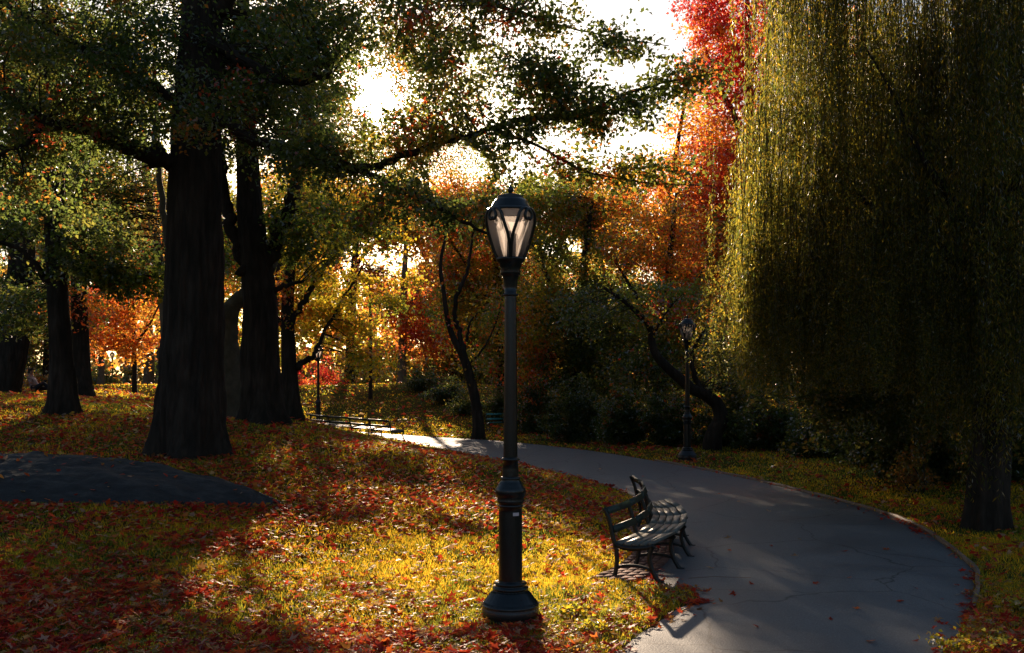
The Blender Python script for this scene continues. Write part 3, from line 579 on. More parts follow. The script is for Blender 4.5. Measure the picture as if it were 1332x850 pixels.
# --- the big oak on the left and its long limb across the picture
oak_limbs = [[(247, 596, 18.8, 46), (248, 560, 18.8, 44), (250, 500, 18.8, 42), (252, 400, 18.8, 38.5), (254, 250, 18.8, 33), (257, 120, 18.8, 28), (262, 0, 18.7, 24), (268, -150, 18.5, 18), (275, -350, 18.3, 11), (280, -560, 18, 4)],
 [(240, 212, 18.8, 14), (205, 203, 18.5, 12), (165, 190, 18, 10.5), (120, 172, 17.6, 9), (60, 155, 17.2, 7), (0, 120, 16.8, 5), (-90, 90, 16.4, 3)],
 [(262, 62, 18.8, 8), (300, 68, 18.4, 7), (340, 92, 18, 6), (375, 108, 17.6, 4.5), (430, 100, 17, 3)],
 [(266, 40, 18.7, 12), (290, 5, 18.5, 10), (330, -60, 18, 7), (400, -130, 17.5, 4)],
 [(268, 150, 18.8, 8), (340, 186, 18.2, 6.5), (430, 214, 17.2, 5.8), (475, 219, 16.9, 5.2), (530, 200, 16.6, 4.6), (590, 182, 16.2, 4), (640, 167, 16, 3.6), (690, 153, 15.8, 3.2), (760, 152, 15.5, 2.6), (800, 128, 15.3, 2.6), (870, 106, 15, 1.6), (930, 96, 14.8, .8)],
 [(640, 167, 16, 3), (700, 190, 15.8, 2), (760, 222, 15.6, 1.6), (840, 238, 15.4, 1.2), (930, 242, 15.2, .7)],
 [(450, 215, 17, 4), (520, 245, 16.6, 3.4), (580, 275, 16.3, 2.8), (628, 302, 16, 2), (690, 320, 15.8, 1)],
 [(740, 152, 15.6, 2), (720, 120, 15.4, 1.4), (690, 90, 15.2, 1), (660, 70, 15, .7)],
 [(285, -30, 18.5, 7), (420, -30, 17.6, 6), (540, -10, 16.8, 4.6), (640, 5, 16.2, 3), (710, 28, 15.9, 1.6), (780, 45, 15.6, 1), (870, 60, 15.3, .6)],
 [(230, 130, 18.8, 9), (170, 100, 18.2, 7), (100, 60, 17.6, 5.5), (30, 20, 17, 4), (-40, -20, 16.5, 2)],
 [(60, 155, 17.2, 4), (40, 185, 17, 3), (0, 200, 16.8, 2)]]
oak_lobes = [(90, 70, 17.5, 190, 100, 2.6, 200), (260, 40, 20.6, 190, 90, 1.6, 130), (60, 175, 17.5, 150, 40, 2.0, 70), (340, 120, 20.2, 100, 100, 1.2, 90), (410, 50, 17, 80, 90, 2, 70), (20, 260, 18, 90, 40, 1.6, 24),
 (250, -250, 18.5, 420, 200, 6, 260), (275, 150, 16.8, 90, 60, 1.4, 18),
 (420, 205, 16.6, 60, 50, 1.2, 40), (540, 30, 16.6, 90, 45, 1.6, 40, 'olive'), (600, 85, 16.4, 70, 45, 1.3, 26, 'olive'), (560, 170, 16.4, 80, 36, 1.2, 34, 'olive'), (700, 105, 15.6, 70, 20, 1, 28), (775, 145, 15.5, 75, 18, .8, 34), (670, 170, 15.8, 60, 14, .7, 14),
 (570, 255, 16.2, 100, 32, 1, 46), (620, 215, 16, 55, 26, .9, 18, 'olive'), (660, 0, 16, 80, 22, 1, 20), (700, 32, 15.8, 50, 12, .6, 8, 'olive'), (810, 62, 15.4, 60, 12, .6, 10), (880, 108, 15, 50, 14, .6, 10, 'mixed'), (760, 215, 15.6, 70, 18, .7, 14, 'mixed'), (850, 225, 15.3, 60, 16, .6, 10, 'mixed'),
 (470, 290, 16.8, 60, 30, .8, 16, 'green')]
T('oak_tree', 'massive dark ridged oak trunk left of centre with long limb reaching over the lamp', 'tree', oak_limbs, oak_lobes, 'oak', .092, 80, .46, ridges=26, flare=.36, seed=1)
# --- the trees behind it on the left
T('airy_tree', 'airy tree with fine backlit leaves filling the space around the sun', 'tree',
  [[(352, 522, 46, 7), (354, 460, 46, 6), (360, 380, 46, 5), (376, 280, 46, 4), (396, 180, 46, 3), (410, 60, 46, 1.6)], [(372, 300, 46, 3), (440, 262, 46, 2.2), (520, 225, 46, 1.5), (590, 180, 46, 1)], [(380, 250, 46, 2.5), (360, 180, 46, 1.8), (350, 110, 46, 1)], [(405, 90, 46, 2), (480, 50, 46, 1.5), (560, 40, 46, 1)]],
  [(500, 190, 46, 90, 60, 3, 150), (440, 110, 46, 80, 100, 3, 170), (550, 90, 46, 90, 80, 3, 150), (400, 230, 46, 70, 50, 3, 60, 'yellowgreen'), (600, 200, 46, 60, 40, 2, 44, 'mixed'), (540, 270, 46, 80, 36, 2, 60, 'mixed')], 'olive', .14, 60, 1.1, seed=12)
T('forked_tree', 'dark trunk forking into three stems just right of the massive oak', 'tree',
  [[(341, 552, 24, 30), (341, 530, 24, 26), (340, 480, 24, 24), (338, 400, 24, 22), (332, 340, 24, 19), (326, 280, 24, 17), (322, 200, 24, 14), (318, 80, 24, 10), (315, -60, 24, 5)],
   [(336, 372, 24, 14), (318, 340, 24, 10), (303, 300, 24, 8.5), (292, 250, 24, 7), (283, 180, 24, 5), (270, 90, 24, 3)],
   [(342, 362, 24, 13), (358, 320, 24.2, 9), (372, 280, 24.4, 8), (384, 240, 24.6, 7), (398, 170, 25, 5), (410, 60, 25, 3)],
   [(352, 380, 24, 4), (372, 372, 24, 3), (395, 366, 24, 1.6)]],
  [(340, 120, 24.5, 120, 120, 4, 180), (320, -60, 24.5, 160, 100, 4, 120), (400, 300, 24.5, 70, 50, 2, 60, 'green'), (290, 300, 25.5, 60, 60, 1.5, 24, 'green')], 'oak', .12, 60, .5, seed=20, ridges=16)
T('plane_tree', 'knobbly pale brown trunk half hidden behind the massive oak', 'tree',
  [[(300, 546, 27, 13), (300, 530, 27, 12.5), (301, 480, 27, 13), (299, 440, 27, 11), (301, 405, 27, 12), (310, 392, 27, 11), (324, 380, 27, 10), (345, 360, 27.2, 9), (368, 300, 27.4, 8), (385, 240, 27.6, 7), (395, 150, 28, 5), (400, 0, 28, 3)],
   [(300, 412, 27, 8), (262, 380, 27.5, 5), (225, 340, 28, 4), (212, 260, 28.4, 4), (205, 200, 28.6, 3.4), (200, 90, 29, 2)]],
  [(380, 90, 28, 90, 110, 3, 90)], 'oak', .13, 55, .55, bark=M_BARKPLANE, rough=.22, flare=.2, seed=31)
T('pale_birch', 'slim pale grey stem seen high between the oak and the left trunk', 'tree',
  [[(222, 512, 44, 8), (214, 400, 44, 7), (205, 330, 44, 6.5), (196, 270, 44, 6), (188, 200, 44, 5), (180, 90, 44, 3.5), (176, -20, 44, 2)], [(214, 330, 44, 5), (216, 280, 44, 4.6), (207, 220, 44, 4.4), (202, 120, 44, 3), (200, 20, 44, 1.5)]],
  [(190, 120, 44, 80, 90, 4, 80)], 'green', .17, 50, .8, bark=M_BARKPALE, seed=41)
T('slim_tree', 'tall straight dark trunk with long drooping side limb near the left edge', 'tree',
  [[(81, 541, 24, 19), (81, 525, 24, 17), (79, 460, 24, 15), (75, 380, 24, 13), (72, 300, 24, 12), (70, 220, 24, 11), (66, 150, 24, 9.5), (62, 60, 24, 7), (58, -60, 24, 4)],
   [(75, 372, 24, 5), (58, 362, 23.8, 4.4), (40, 336, 23.6, 3.8), (10, 318, 23.4, 3), (-40, 310, 23, 2)], [(72, 200, 24, 6), (110, 150, 24, 4), (150, 110, 24, 2.5)], [(76, 300, 24, 4), (110, 330, 23.8, 3), (150, 345, 23.5, 2), (200, 360, 23.4, 1.2)]],
  [(60, 110, 24.5, 150, 110, 3.5, 190), (60, 290, 24, 110, 36, 2, 46, 'darkgreen'), (130, 330, 23.5, 80, 36, 1.6, 44, 'darkgreen'), (20, 400, 24.5, 70, 40, 1.5, 34, 'oak'), (60, -80, 24.5, 200, 90, 4, 120), (165, 360, 23.4, 60, 30, 1.5, 34, 'green')], 'darkgreen', .12, 62, .5, seed=50, ridges=12)
T('old_tree', 'wide dark trunk at the left edge with a seated person beside it', 'tree',
  [[(5, 514, 38, 21), (8, 500, 38, 20), (18, 440, 38, 19), (26, 380, 38, 16), (30, 300, 38, 15), (30, 180, 38, 11), (30, 0, 38, 6)], [(26, 330, 38, 8), (0, 260, 38, 6), (-30, 180, 38, 4)], [(30, 300, 38, 8), (60, 230, 38, 6), (90, 150, 38, 4)]],
  [(20, 230, 38, 150, 80, 5, 130, 'darkgreen'), (40, 100, 38, 170, 100, 6, 170, 'darkgreen'), (10, 370, 38, 90, 45, 3, 40, 'darkgreen')], 'oak', .16, 60, .8, seed=61, ridges=14, flare=.15)
T('short_tree', 'dark tapering trunk between the slim left trunk and the orange maple', 'tree',
  [[(106, 512, 40, 15), (106, 500, 40, 13), (105, 450, 40, 11), (103, 400, 40, 10), (100, 300, 40, 8), (98, 150, 40, 5)], [(104, 380, 40, 5), (130, 320, 40, 4), (150, 250, 40, 2)]],
  [(110, 250, 40, 100, 80, 4, 110, 'oak'), (100, 400, 40, 50, 40, 2, 24, 'redorange'), (200, 260, 41, 90, 70, 4, 60, 'brown'), (295, 310, 41, 60, 70, 2, 70, 'mixed')], 'oak', .16, 60, .8, seed=71)  # last lobe is extra foliage, added to keep the rock outcrop in shade
T('golden_tree', 'dark trunk with low side limb and yellow green leaves left of the long bench', 'tree',
  [[(379, 541, 33, 14), (379, 530, 33, 12), (377, 490, 33, 10.5), (375, 450, 33, 9.5), (374, 400, 33, 8.5), (378, 340, 33, 7), (385, 280, 33, 5), (395, 200, 33, 3)],
   [(382, 480, 33, 5), (396, 470, 33, 4), (408, 462, 33, 3), (418, 440, 33, 2.4), (440, 400, 33.5, 2), (470, 350, 34, 1.2)], [(376, 430, 33, 5), (395, 390, 33, 4), (430, 340, 33.4, 3), (480, 300, 34, 1.6)], [(375, 440, 33, 4), (355, 400, 33, 3), (340, 350, 33, 2)]],
  [(470, 315, 34, 75, 42, 1.6, 120, 'yellow'), (510, 365, 34, 52, 22, 1.2, 50, 'yellow'), (440, 265, 34, 70, 30, 1.4, 50, 'yellow'), (425, 360, 33.5, 60, 50, 1.4, 70, 'yellowgreen'), (440, 420, 34, 62, 36, 1.2, 60, 'yellow'), (480, 470, 34.4, 40, 14, 1.2, 16, 'yellowgreen'), (400, 270, 33, 80, 50, 2.5, 60, 'yellowgreen'), (370, 400, 33, 30, 40, 1.5, 22, 'orange'), (400, 330, 34, 40, 30, 2, 24, 'yellow'), (500, 400, 34.5, 40, 24, 1.6, 20, 'green')], 'yellowgreen', .14, 62, .6, seed=81)
T('orange_maple', 'glowing orange maple on a thin trunk across the left lawn', 'tree',
  [[(175, 503, 60, 3.4), (175, 470, 60, 3), (174, 430, 60, 2.4), (172, 380, 60, 1.6), (170, 340, 60, 1)], [(175, 450, 60, 2), (150, 425, 60, 1.4), (130, 400, 60, 1)], [(175, 450, 60, 2), (195, 420, 60, 1.4), (210, 390, 60, 1)]],
  [(165, 425, 60, 62, 46, 3.5, 190), (190, 360, 61, 50, 36, 3, 70, 'redorange'), (130, 400, 60, 34, 30, 2, 40, 'redorange')], 'orange', .22, 55, .85, seed=91)
T('golden_maple', 'tall gold and orange maple glowing behind the lawn crest below the sun', 'tree',
  [[(455, 515, 96, 7), (456, 440, 96, 6), (460, 360, 96, 5), (468, 260, 96, 3)], [(458, 380, 96, 3), (430, 320, 96, 2), (400, 270, 96, 1)], [(460, 350, 96, 3), (500, 300, 96, 2), (530, 260, 96, 1)]],
  [(440, 300, 96, 90, 80, 6, 220), (520, 270, 96, 80, 56, 6, 190, 'yellow'), (470, 400, 96, 100, 70, 6, 200, 'yellowgreen'), (590, 300, 97, 70, 66, 6, 170, 'brown'), (505, 285, 76, 70, 50, 3, 110, 'orange'), (545, 330, 76, 50, 50, 3, 80, 'gold'), (440, 250, 76, 60, 40, 3, 70, 'gold'), (380, 260, 96, 60, 60, 5, 100), (560, 420, 97, 90, 80, 5, 160, 'mixed'), (440, 400, 99, 130, 70, 5, 170, 'gold'), (490, 330, 99, 90, 50, 5, 110, 'yellow')], 'orange', .34, 50, 1.4, seed=99, twigs=False)
T('olive_tree', 'olive and gold tree rising behind the leaning tree and the lamp globe', 'tree',
  [[(655, 560, 55, 8), (652, 480, 55, 7), (648, 400, 55, 6), (644, 300, 55, 4), (640, 240, 55, 2)], [(648, 400, 55, 3), (610, 350, 55, 2), (585, 310, 55, 1)], [(646, 360, 55, 3), (690, 320, 55, 2), (720, 270, 55, 1)]],
  [(655, 330, 55, 76, 84, 4, 170, 'gold'), (596, 270, 55, 62, 44, 3, 110, 'orange'), (600, 420, 55, 50, 70, 3, 90, 'gold'), (680, 440, 54, 60, 70, 3, 100, 'mixed'), (600, 330, 56, 50, 60, 3, 70, 'redorange'), (640, 285, 52, 70, 34, 3, 90, 'mixed'), (690, 260, 56, 60, 30, 3, 50, 'olive')], 'olive', .2, 62, .95, seed=98)
T('young_maple', 'slender young red maple in the middle of the sunny slope', 'tree',
  [[(482, 512, 62, 2.6), (482, 480, 62, 2.2), (482, 430, 62, 1.8), (481, 380, 62, 1.2), (480, 330, 62, .8)], [(482, 440, 62, 1.4), (468, 415, 62, 1), (455, 390, 62, .7)]],
  [(480, 400, 62, 34, 64, 2.4, 100), (500, 440, 62, 34, 30, 2, 44), (460, 440, 62, 30, 26, 2, 34, 'orange')], 'redorange', .21, 50, .7, seed=95)
T('tall_maple', 'broad fiery red orange maple with pale trunk behind the lawn crest', 'tree',
  [[(522, 505, 84, 6.5), (523, 470, 84, 5.5), (524, 430, 84, 5), (526, 360, 84, 4), (530, 280, 84, 2)], [(524, 420, 84, 3), (500, 380, 84, 2), (470, 330, 84, 1.2)], [(525, 410, 84, 3), (550, 370, 84, 2), (580, 320, 84, 1.2)]],
  [(530, 400, 84, 60, 66, 5, 150), (500, 320, 85, 90, 50, 6, 120, 'orange'), (560, 440, 83, 46, 34, 4, 60), (420, 330, 86, 90, 60, 6, 120, 'orange'), (580, 340, 84, 60, 50, 5, 90, 'brown'), (600, 300, 86, 70, 50, 5, 80, 'brown')], 'redorange', .28, 50, 1.1, bark=M_BARKPALE, seed=101)
for (px, Y, r, lab) in [(163, 96, 4, 'grey slender trunk just beside the distant lamp under the orange maple'), (192, 90, 8, 'wide pale trunk behind the orange maple'), (206, 98, 6, 'pale trunk close to the left side of the oak'), (88, 58, 5, 'grey trunk half hidden behind the slim left trunk'), (130, 78, 4.5, 'leaning pale trunk beside the dark tapering trunk')]:
    T('background_tree', lab, 'tree', [[(px, 505, Y, r), (px+2, 480, Y, r*.85), (px+1, 430, Y, r*.7), (px-2, 330, Y, r*.5), (px, 230, Y, r*.3)]], [(px, 300, Y, 62, 74, 6, 100, 'mixed'), (px+rng.uniform(-20, 20), 390, Y, 40, 22, 4, 24, 'redorange')], 'mixed', .3, 42, 1.2, bark=M_BARKPALE, seed=int(px)+5, twigs=False, group='trees behind the left lawn')
# --- leaning tree, centre trees and the right hand woods
T('leaning_tree', 'thin dark leaning tree forking in two beside the path behind the nearest lamp', 'tree',
  [[(623, 573, 40.5, 8), (622, 550, 40.5, 7), (618, 520, 40.5, 6.3), (611, 490, 40.5, 6), (602, 462, 40.5, 5.4), (590, 440, 40.5, 4.2), (582, 415, 40.5, 3.4), (577, 380, 40.5, 3), (573, 345, 40.5, 2.4), (580, 305, 40.5, 1.6), (584, 280, 40.5, 1)],
   [(604, 462, 40.5, 4), (597, 430, 40.5, 3.2), (592, 410, 40.5, 3), (594, 385, 40.5, 2.8), (606, 360, 40.5, 2.4), (612, 330, 40.5, 1.8), (616, 300, 40.5, 1.2), (630, 275, 40.5, .8)],
   [(606, 445, 40.5, 2), (612, 420, 40.5, 1.4), (624, 406, 40.5, 1), (640, 405, 40.5, .6)], [(608, 475, 40.5, 1.8), (628, 455, 40.5, 1.3), (645, 420, 40.5, 1), (655, 380, 40.5, .6)]],
  [(610, 300, 40.5, 55, 30, 2, 26), (640, 400, 40.5, 34, 40, 2, 22), (575, 400, 40.5, 20, 40, 1.5, 8), (620, 480, 41, 26, 30, 1.5, 10)], 'mixed', .15, 45, .6, seed=110)
T('green_tree', 'dense olive green tree right behind the nearest lamp with scattered red leaves', 'tree',
  [[(745, 560, 46, 10), (748, 500, 46, 8), (752, 420, 46, 7), (760, 340, 46, 5), (770, 260, 46, 3)], [(750, 440, 46, 4), (720, 380, 46, 3), (700, 320, 46, 2)], [(752, 430, 46, 4), (800, 370, 46, 3), (840, 320, 46, 2)]],
  [(745, 330, 46, 90, 75, 3, 170, 'olive'), (770, 275, 47, 90, 46, 2.4, 110, 'orange'), (700, 420, 46, 60, 60, 4, 110, 'gold'), (690, 480, 46, 30, 50, 2, 30, 'redorange'), (790, 420, 45, 80, 66, 4, 200, 'shrub'), (710, 255, 47, 60, 26, 4, 50, 'green'), (770, 500, 46, 80, 50, 4, 110, 'shrub')], 'green', .17, 66, .8, seed=120)
T('mixed_tree', 'green and orange tree standing behind the right lamp post', 'tree',
  [[(862, 560, 42, 8), (860, 500, 42, 7), (866, 420, 42, 6), (872, 330, 42, 4), (880, 250, 42, 2)], [(864, 440, 42, 3.5), (830, 390, 42, 2.6), (800, 340, 42, 1.6)], [(866, 420, 42, 3.5), (905, 370, 42, 2.6), (930, 320, 42, 1.6)]],
  [(860, 325, 42, 80, 70, 2.4, 130, 'orange'), (890, 430, 41, 70, 70, 3, 130, 'olive'), (850, 480, 40, 70, 44, 3, 80, 'shrub'), (900, 390, 42, 50, 30, 2, 34, 'orange'), (870, 400, 40, 24, 18, 1.4, 16, 'redorange')], 'mixed', .16, 64, .75, seed=130)
T('orange_tree', 'tall orange and gold maple beneath the open sky right of centre', 'tree',
  [[(856, 555, 56, 9), (858, 450, 56, 7), (862, 340, 56, 5.5), (872, 250, 56, 4), (886, 160, 56, 2.4), (895, 110, 56, 1.2)], [(860, 320, 56, 4), (830, 270, 56, 2.6), (800, 240, 56, 1.4)], [(864, 300, 56, 4), (900, 240, 56, 2.6), (940, 200, 56, 1.4)]],
  [(870, 270, 56, 90, 84, 3, 230), (915, 180, 56, 56, 76, 3, 150, 'glow'), (925, 320, 52, 46, 80, 2.4, 90, 'redorange'), (800, 300, 56, 60, 42, 4, 90, 'yellow'), (900, 340, 55, 90, 60, 4, 120, 'redorange'), (860, 440, 56, 110, 70, 5, 130, 'mixed'), (930, 230, 54, 50, 90, 4, 100, 'redorange'), (790, 250, 57, 44, 20, 3, 24, 'brown')], 'orange', .2, 62, .9, seed=140)
T('crimson_maple', 'tall crimson maple rising between the open sky and the willow', 'tree',
  [[(985, 555, 50, 10), (985, 400, 50, 8), (980, 260, 50, 6.5), (975, 120, 50, 5), (972, 0, 50, 3), (970, -90, 50, 1.6)], [(980, 210, 50, 4), (945, 130, 50, 3), (915, 60, 50, 1.6)], [(976, 100, 50, 3), (1010, 30, 50, 2), (1030, -40, 50, 1)]],
  [(960, 60, 50, 60, 110, 3, 210), (920, 70, 50, 40, 70, 3, 40, 'orange'), (990, 200, 50, 80, 90, 4, 190, 'redorange'), (915, 12, 50, 32, 34, 2.5, 26), (1060, 100, 51, 90, 160, 4, 200, 'orange'), (980, 330, 51, 90, 90, 4, 200, 'mixed')], 'crimson', .19, 64, .8, seed=150)
T('twisted_tree', 'dark twisted trunk snaking low behind the right lamp post', 'tree',
  [[(926, 578, 32.5, 12), (930, 562, 32.5, 10.5), (938, 545, 32.5, 9.5), (932, 525, 32.5, 8.5), (912, 511, 32.5, 7.5), (893, 505, 32.5, 7), (872, 500, 32.5, 6.3), (855, 487, 32.5, 5.6), (848, 468, 32.5, 5), (846, 448, 32.5, 4.4), (832, 430, 32.5, 3.6), (812, 418, 32.5, 2.6), (786, 420, 32.5, 1.6)],
   [(912, 511, 32.5, 5), (905, 490, 32.5, 3.5), (900, 460, 32.5, 2.6), (915, 430, 32.5, 1.8)], [(846, 448, 32.5, 2.4), (858, 420, 32.5, 1.8), (880, 390, 32.5, 1.2)]],
  [(850, 395, 33, 70, 34, 2, 50, 'green'), (940, 470, 33, 60, 60, 2, 60), (860, 410, 32, 30, 16, 1, 10, 'redorange'), (760, 400, 33, 50, 30, 2, 30)], 'shrub', .13, 55, .55, seed=160, flare=.2)
back = [(1080, 62, 'darkgreen'), (1180, 58, 'green'), (1290, 50, 'mixed'), (1010, 74, 'orange'), (700, 88, 'brown'), (780, 80, 'green'), (640, 96, 'green'), (1400, 46, 'darkgreen'), (590, 100, 'brown'), (1240, 38, 'redorange'), (910, 70, 'green'), (1120, 40, 'darkgreen')]
where = ['behind the left half of the willow', 'behind the middle of the willow', 'behind the right half of the willow', 'between crimson maple and willow', 'over the nearest lamp globe', 'left of the orange and gold maple', 'behind the leaning tree', 'beyond the right edge of the picture', 'above the slope shrubs left of the lamp', 'with red leaves low behind the willow trunk', 'behind the right lamp', 'in deep shade behind the willow curtain']
for (px, Y, pal), wh in zip(back, where):
    hgt = 17 if Y < 60 else 15; top = HZ-(hgt-EYE)/Y*F if px > 950 else {700: 330, 780: 340, 640: 330, 590: 320, 910: 300}.get(px, 250)
    cyy = (top+520)/2; ry = (520-top)/2; rx = 4.6/Y*F if Y > 45 else 90
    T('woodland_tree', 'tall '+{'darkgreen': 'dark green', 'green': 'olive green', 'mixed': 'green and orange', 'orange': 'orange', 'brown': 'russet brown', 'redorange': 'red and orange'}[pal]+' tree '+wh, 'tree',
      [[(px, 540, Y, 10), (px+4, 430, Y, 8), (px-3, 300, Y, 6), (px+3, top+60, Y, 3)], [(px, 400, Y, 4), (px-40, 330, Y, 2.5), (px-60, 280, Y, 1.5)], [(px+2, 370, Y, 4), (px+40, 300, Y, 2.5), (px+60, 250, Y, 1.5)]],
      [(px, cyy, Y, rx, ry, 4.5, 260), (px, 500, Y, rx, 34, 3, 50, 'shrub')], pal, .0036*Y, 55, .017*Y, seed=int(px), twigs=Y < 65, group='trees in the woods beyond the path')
T('bright_tree', 'bright green and gold tree filling the gap behind the forked trunk', 'tree',
  [[(345, 515, 70, 6), (345, 450, 70, 5), (346, 380, 70, 4), (350, 300, 70, 2)]], [(350, 400, 70, 80, 90, 5, 200), (400, 250, 70, 90, 60, 5, 110, 'orange'), (300, 330, 70, 70, 70, 5, 110, 'redorange')], 'yellowgreen', .24, 52, 1.0, seed=171, twigs=False)
T('russet_tree', 'russet and green tree glimpsed between the left trunks', 'tree',
  [[(60, 505, 75, 6), (62, 440, 75, 5), (60, 360, 75, 4), (58, 260, 75, 2)]], [(60, 400, 75, 90, 80, 5, 170, 'brown'), (110, 300, 75, 110, 60, 5, 130, 'brown'), (230, 300, 78, 90, 90, 5, 140, 'redorange'), (20, 300, 75, 90, 70, 5, 130, 'shrub'), (60, 230, 75, 120, 40, 5, 90, 'shrub'), (150, 430, 84, 120, 44, 4, 130, 'brown'), (30, 450, 74, 70, 36, 4, 60, 'shrub')], 'mixed', .26, 52, 1.1, seed=172, twigs=False)

# ------------------------------------------------------------------ shrubs
def shrub(label, px, Y, wpx, hpx, pal, n=60, leaf=.09, group='shrubs beyond the path', per=60, depth=None):
    s = Y/F; x = (px-CX)*s; z = float(h(x, Y)); w = wpx*s; hh = hpx*s; root = empty('shrub', (x, Y, z)); tag(root, label, 'shrub', group)
    b = MB(); D = depth or w*.7
    C_ = rng.normal(size=(n, 3)); C_ /= np.linalg.norm(C_, axis=1)[:, None]; C_ *= (rng.random(n)**.4)[:, None]; C_[:, 2] = np.abs(C_[:, 2]); ang = np.arctan2(C_[:, 1], C_[:, 0])
    lob = .75+.35*np.sin(ang*3+px)+.15*rng.random(n); C_ = C_*np.array([w, D, hh])*lob[:, None]+np.array([x, Y, z+.1])
    for k in range(9):
        c = C_[rng.integers(n)]; P = np.array([[rng.normal(0, .08), rng.normal(0, .08), -.1], (c-np.array([x, Y, z]))*.5+rng.normal(0, .1, 3), c-np.array([x, Y, z])]); Q = spline(P, 4); V, Fc = tube(Q, np.linspace(.022, .006, len(Q)), 5); b.add_np(V, Fc)
    obj('stems', b.mesh('stems', M_TWIG), root)
    P, c, sz = leaves_from(C_, palette(pal, n), .32*max(1, Y/40), per, leaf, pal); obj('foliage', leaf_mesh('foliage', P-np.array([x, Y, z]), sz, c, M_LEAF), root)
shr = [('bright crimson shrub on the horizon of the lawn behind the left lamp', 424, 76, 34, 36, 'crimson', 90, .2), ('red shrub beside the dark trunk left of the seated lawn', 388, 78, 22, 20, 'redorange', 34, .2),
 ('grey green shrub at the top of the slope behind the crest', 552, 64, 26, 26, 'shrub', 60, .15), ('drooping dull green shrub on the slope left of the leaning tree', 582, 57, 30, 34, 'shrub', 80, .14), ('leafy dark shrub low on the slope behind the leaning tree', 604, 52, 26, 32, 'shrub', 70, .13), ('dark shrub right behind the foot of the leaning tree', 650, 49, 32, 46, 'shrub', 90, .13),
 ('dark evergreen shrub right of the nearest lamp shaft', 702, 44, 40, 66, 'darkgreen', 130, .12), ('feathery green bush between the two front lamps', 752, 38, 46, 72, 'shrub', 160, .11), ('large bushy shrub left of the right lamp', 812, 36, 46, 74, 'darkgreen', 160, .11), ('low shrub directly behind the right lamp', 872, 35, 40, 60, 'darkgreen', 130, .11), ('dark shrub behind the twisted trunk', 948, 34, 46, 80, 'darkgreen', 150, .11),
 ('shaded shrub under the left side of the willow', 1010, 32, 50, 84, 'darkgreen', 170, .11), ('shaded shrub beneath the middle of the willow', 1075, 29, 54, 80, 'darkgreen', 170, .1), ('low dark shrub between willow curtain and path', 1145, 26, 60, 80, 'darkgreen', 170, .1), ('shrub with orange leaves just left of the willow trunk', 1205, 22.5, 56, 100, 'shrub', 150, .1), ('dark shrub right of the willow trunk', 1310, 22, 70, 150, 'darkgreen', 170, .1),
 ('small orange leaved shrub hanging over the verge near the willow', 1196, 20.5, 38, 64, 'brown', 16, .09), ('red leaved bush glowing beside the shaft of the nearest lamp', 700, 47, 26, 88, 'redorange', 26, .14), ('distant green shrub left of the massive oak', 140, 92, 40, 26, 'shrub', 70, .25), ('distant dull shrub behind the seated person', 50, 66, 34, 26, 'brown', 50, .2)]
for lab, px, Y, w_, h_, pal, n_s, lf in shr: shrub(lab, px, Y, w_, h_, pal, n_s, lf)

# far woods that close the horizon on every side
n = 9500; ang = rng.uniform(-PI, PI, n); rad = rng.uniform(118, 165, n); zc = rng.random(n)**1.15*(22+6*np.sin(ang*9)+4*np.sin(ang*23+1))
Cw = np.stack([rad*np.sin(ang), rad*np.cos(ang), zc+1], 1); Cc = np.concatenate([palette(p, 1) for p in rng.choice(['green', 'brown', 'orange', 'darkgreen', 'redorange', 'shrub'], n)])
blend = noise2(ang*14, ang*3)[:, None]; Cc = Cc*.6+.4*np.where(blend > .5, palette('brown', n), palette('shrub', n))
P, c, s = leaves_from(Cw, Cc, 2.4, 11, 1.55); wd = obj('distant_woods', leaf_mesh('distant_woods', P, s, c, M_LEAF)); tag(wd, 'far autumn woods closing the view on every side', 'woods', kind='stuff')

n = 2200; Yu = rng.uniform(90, 112, n); Xu = (rng.uniform(-80, 980, n)-CX)/F*Yu; zu = h(Xu, Yu)+rng.random(n)**1.4*(3.2+2*np.sin(Xu*.35)+1.2*np.sin(Xu*.9+2)); Cu = np.concatenate([palette(p, 1) for p in rng.choice(['shrub', 'darkgreen', 'brown', 'green'], n, p=[.4, .3, .15, .15])])
P, c, s = leaves_from(np.stack([Xu, Yu, zu], 1), Cu, .9, 14, .42); tag(obj('undergrowth', leaf_mesh('undergrowth', P, s, c, M_LEAF)), 'tangled low undergrowth beyond the lawn crest', 'undergrowth', kind='stuff')
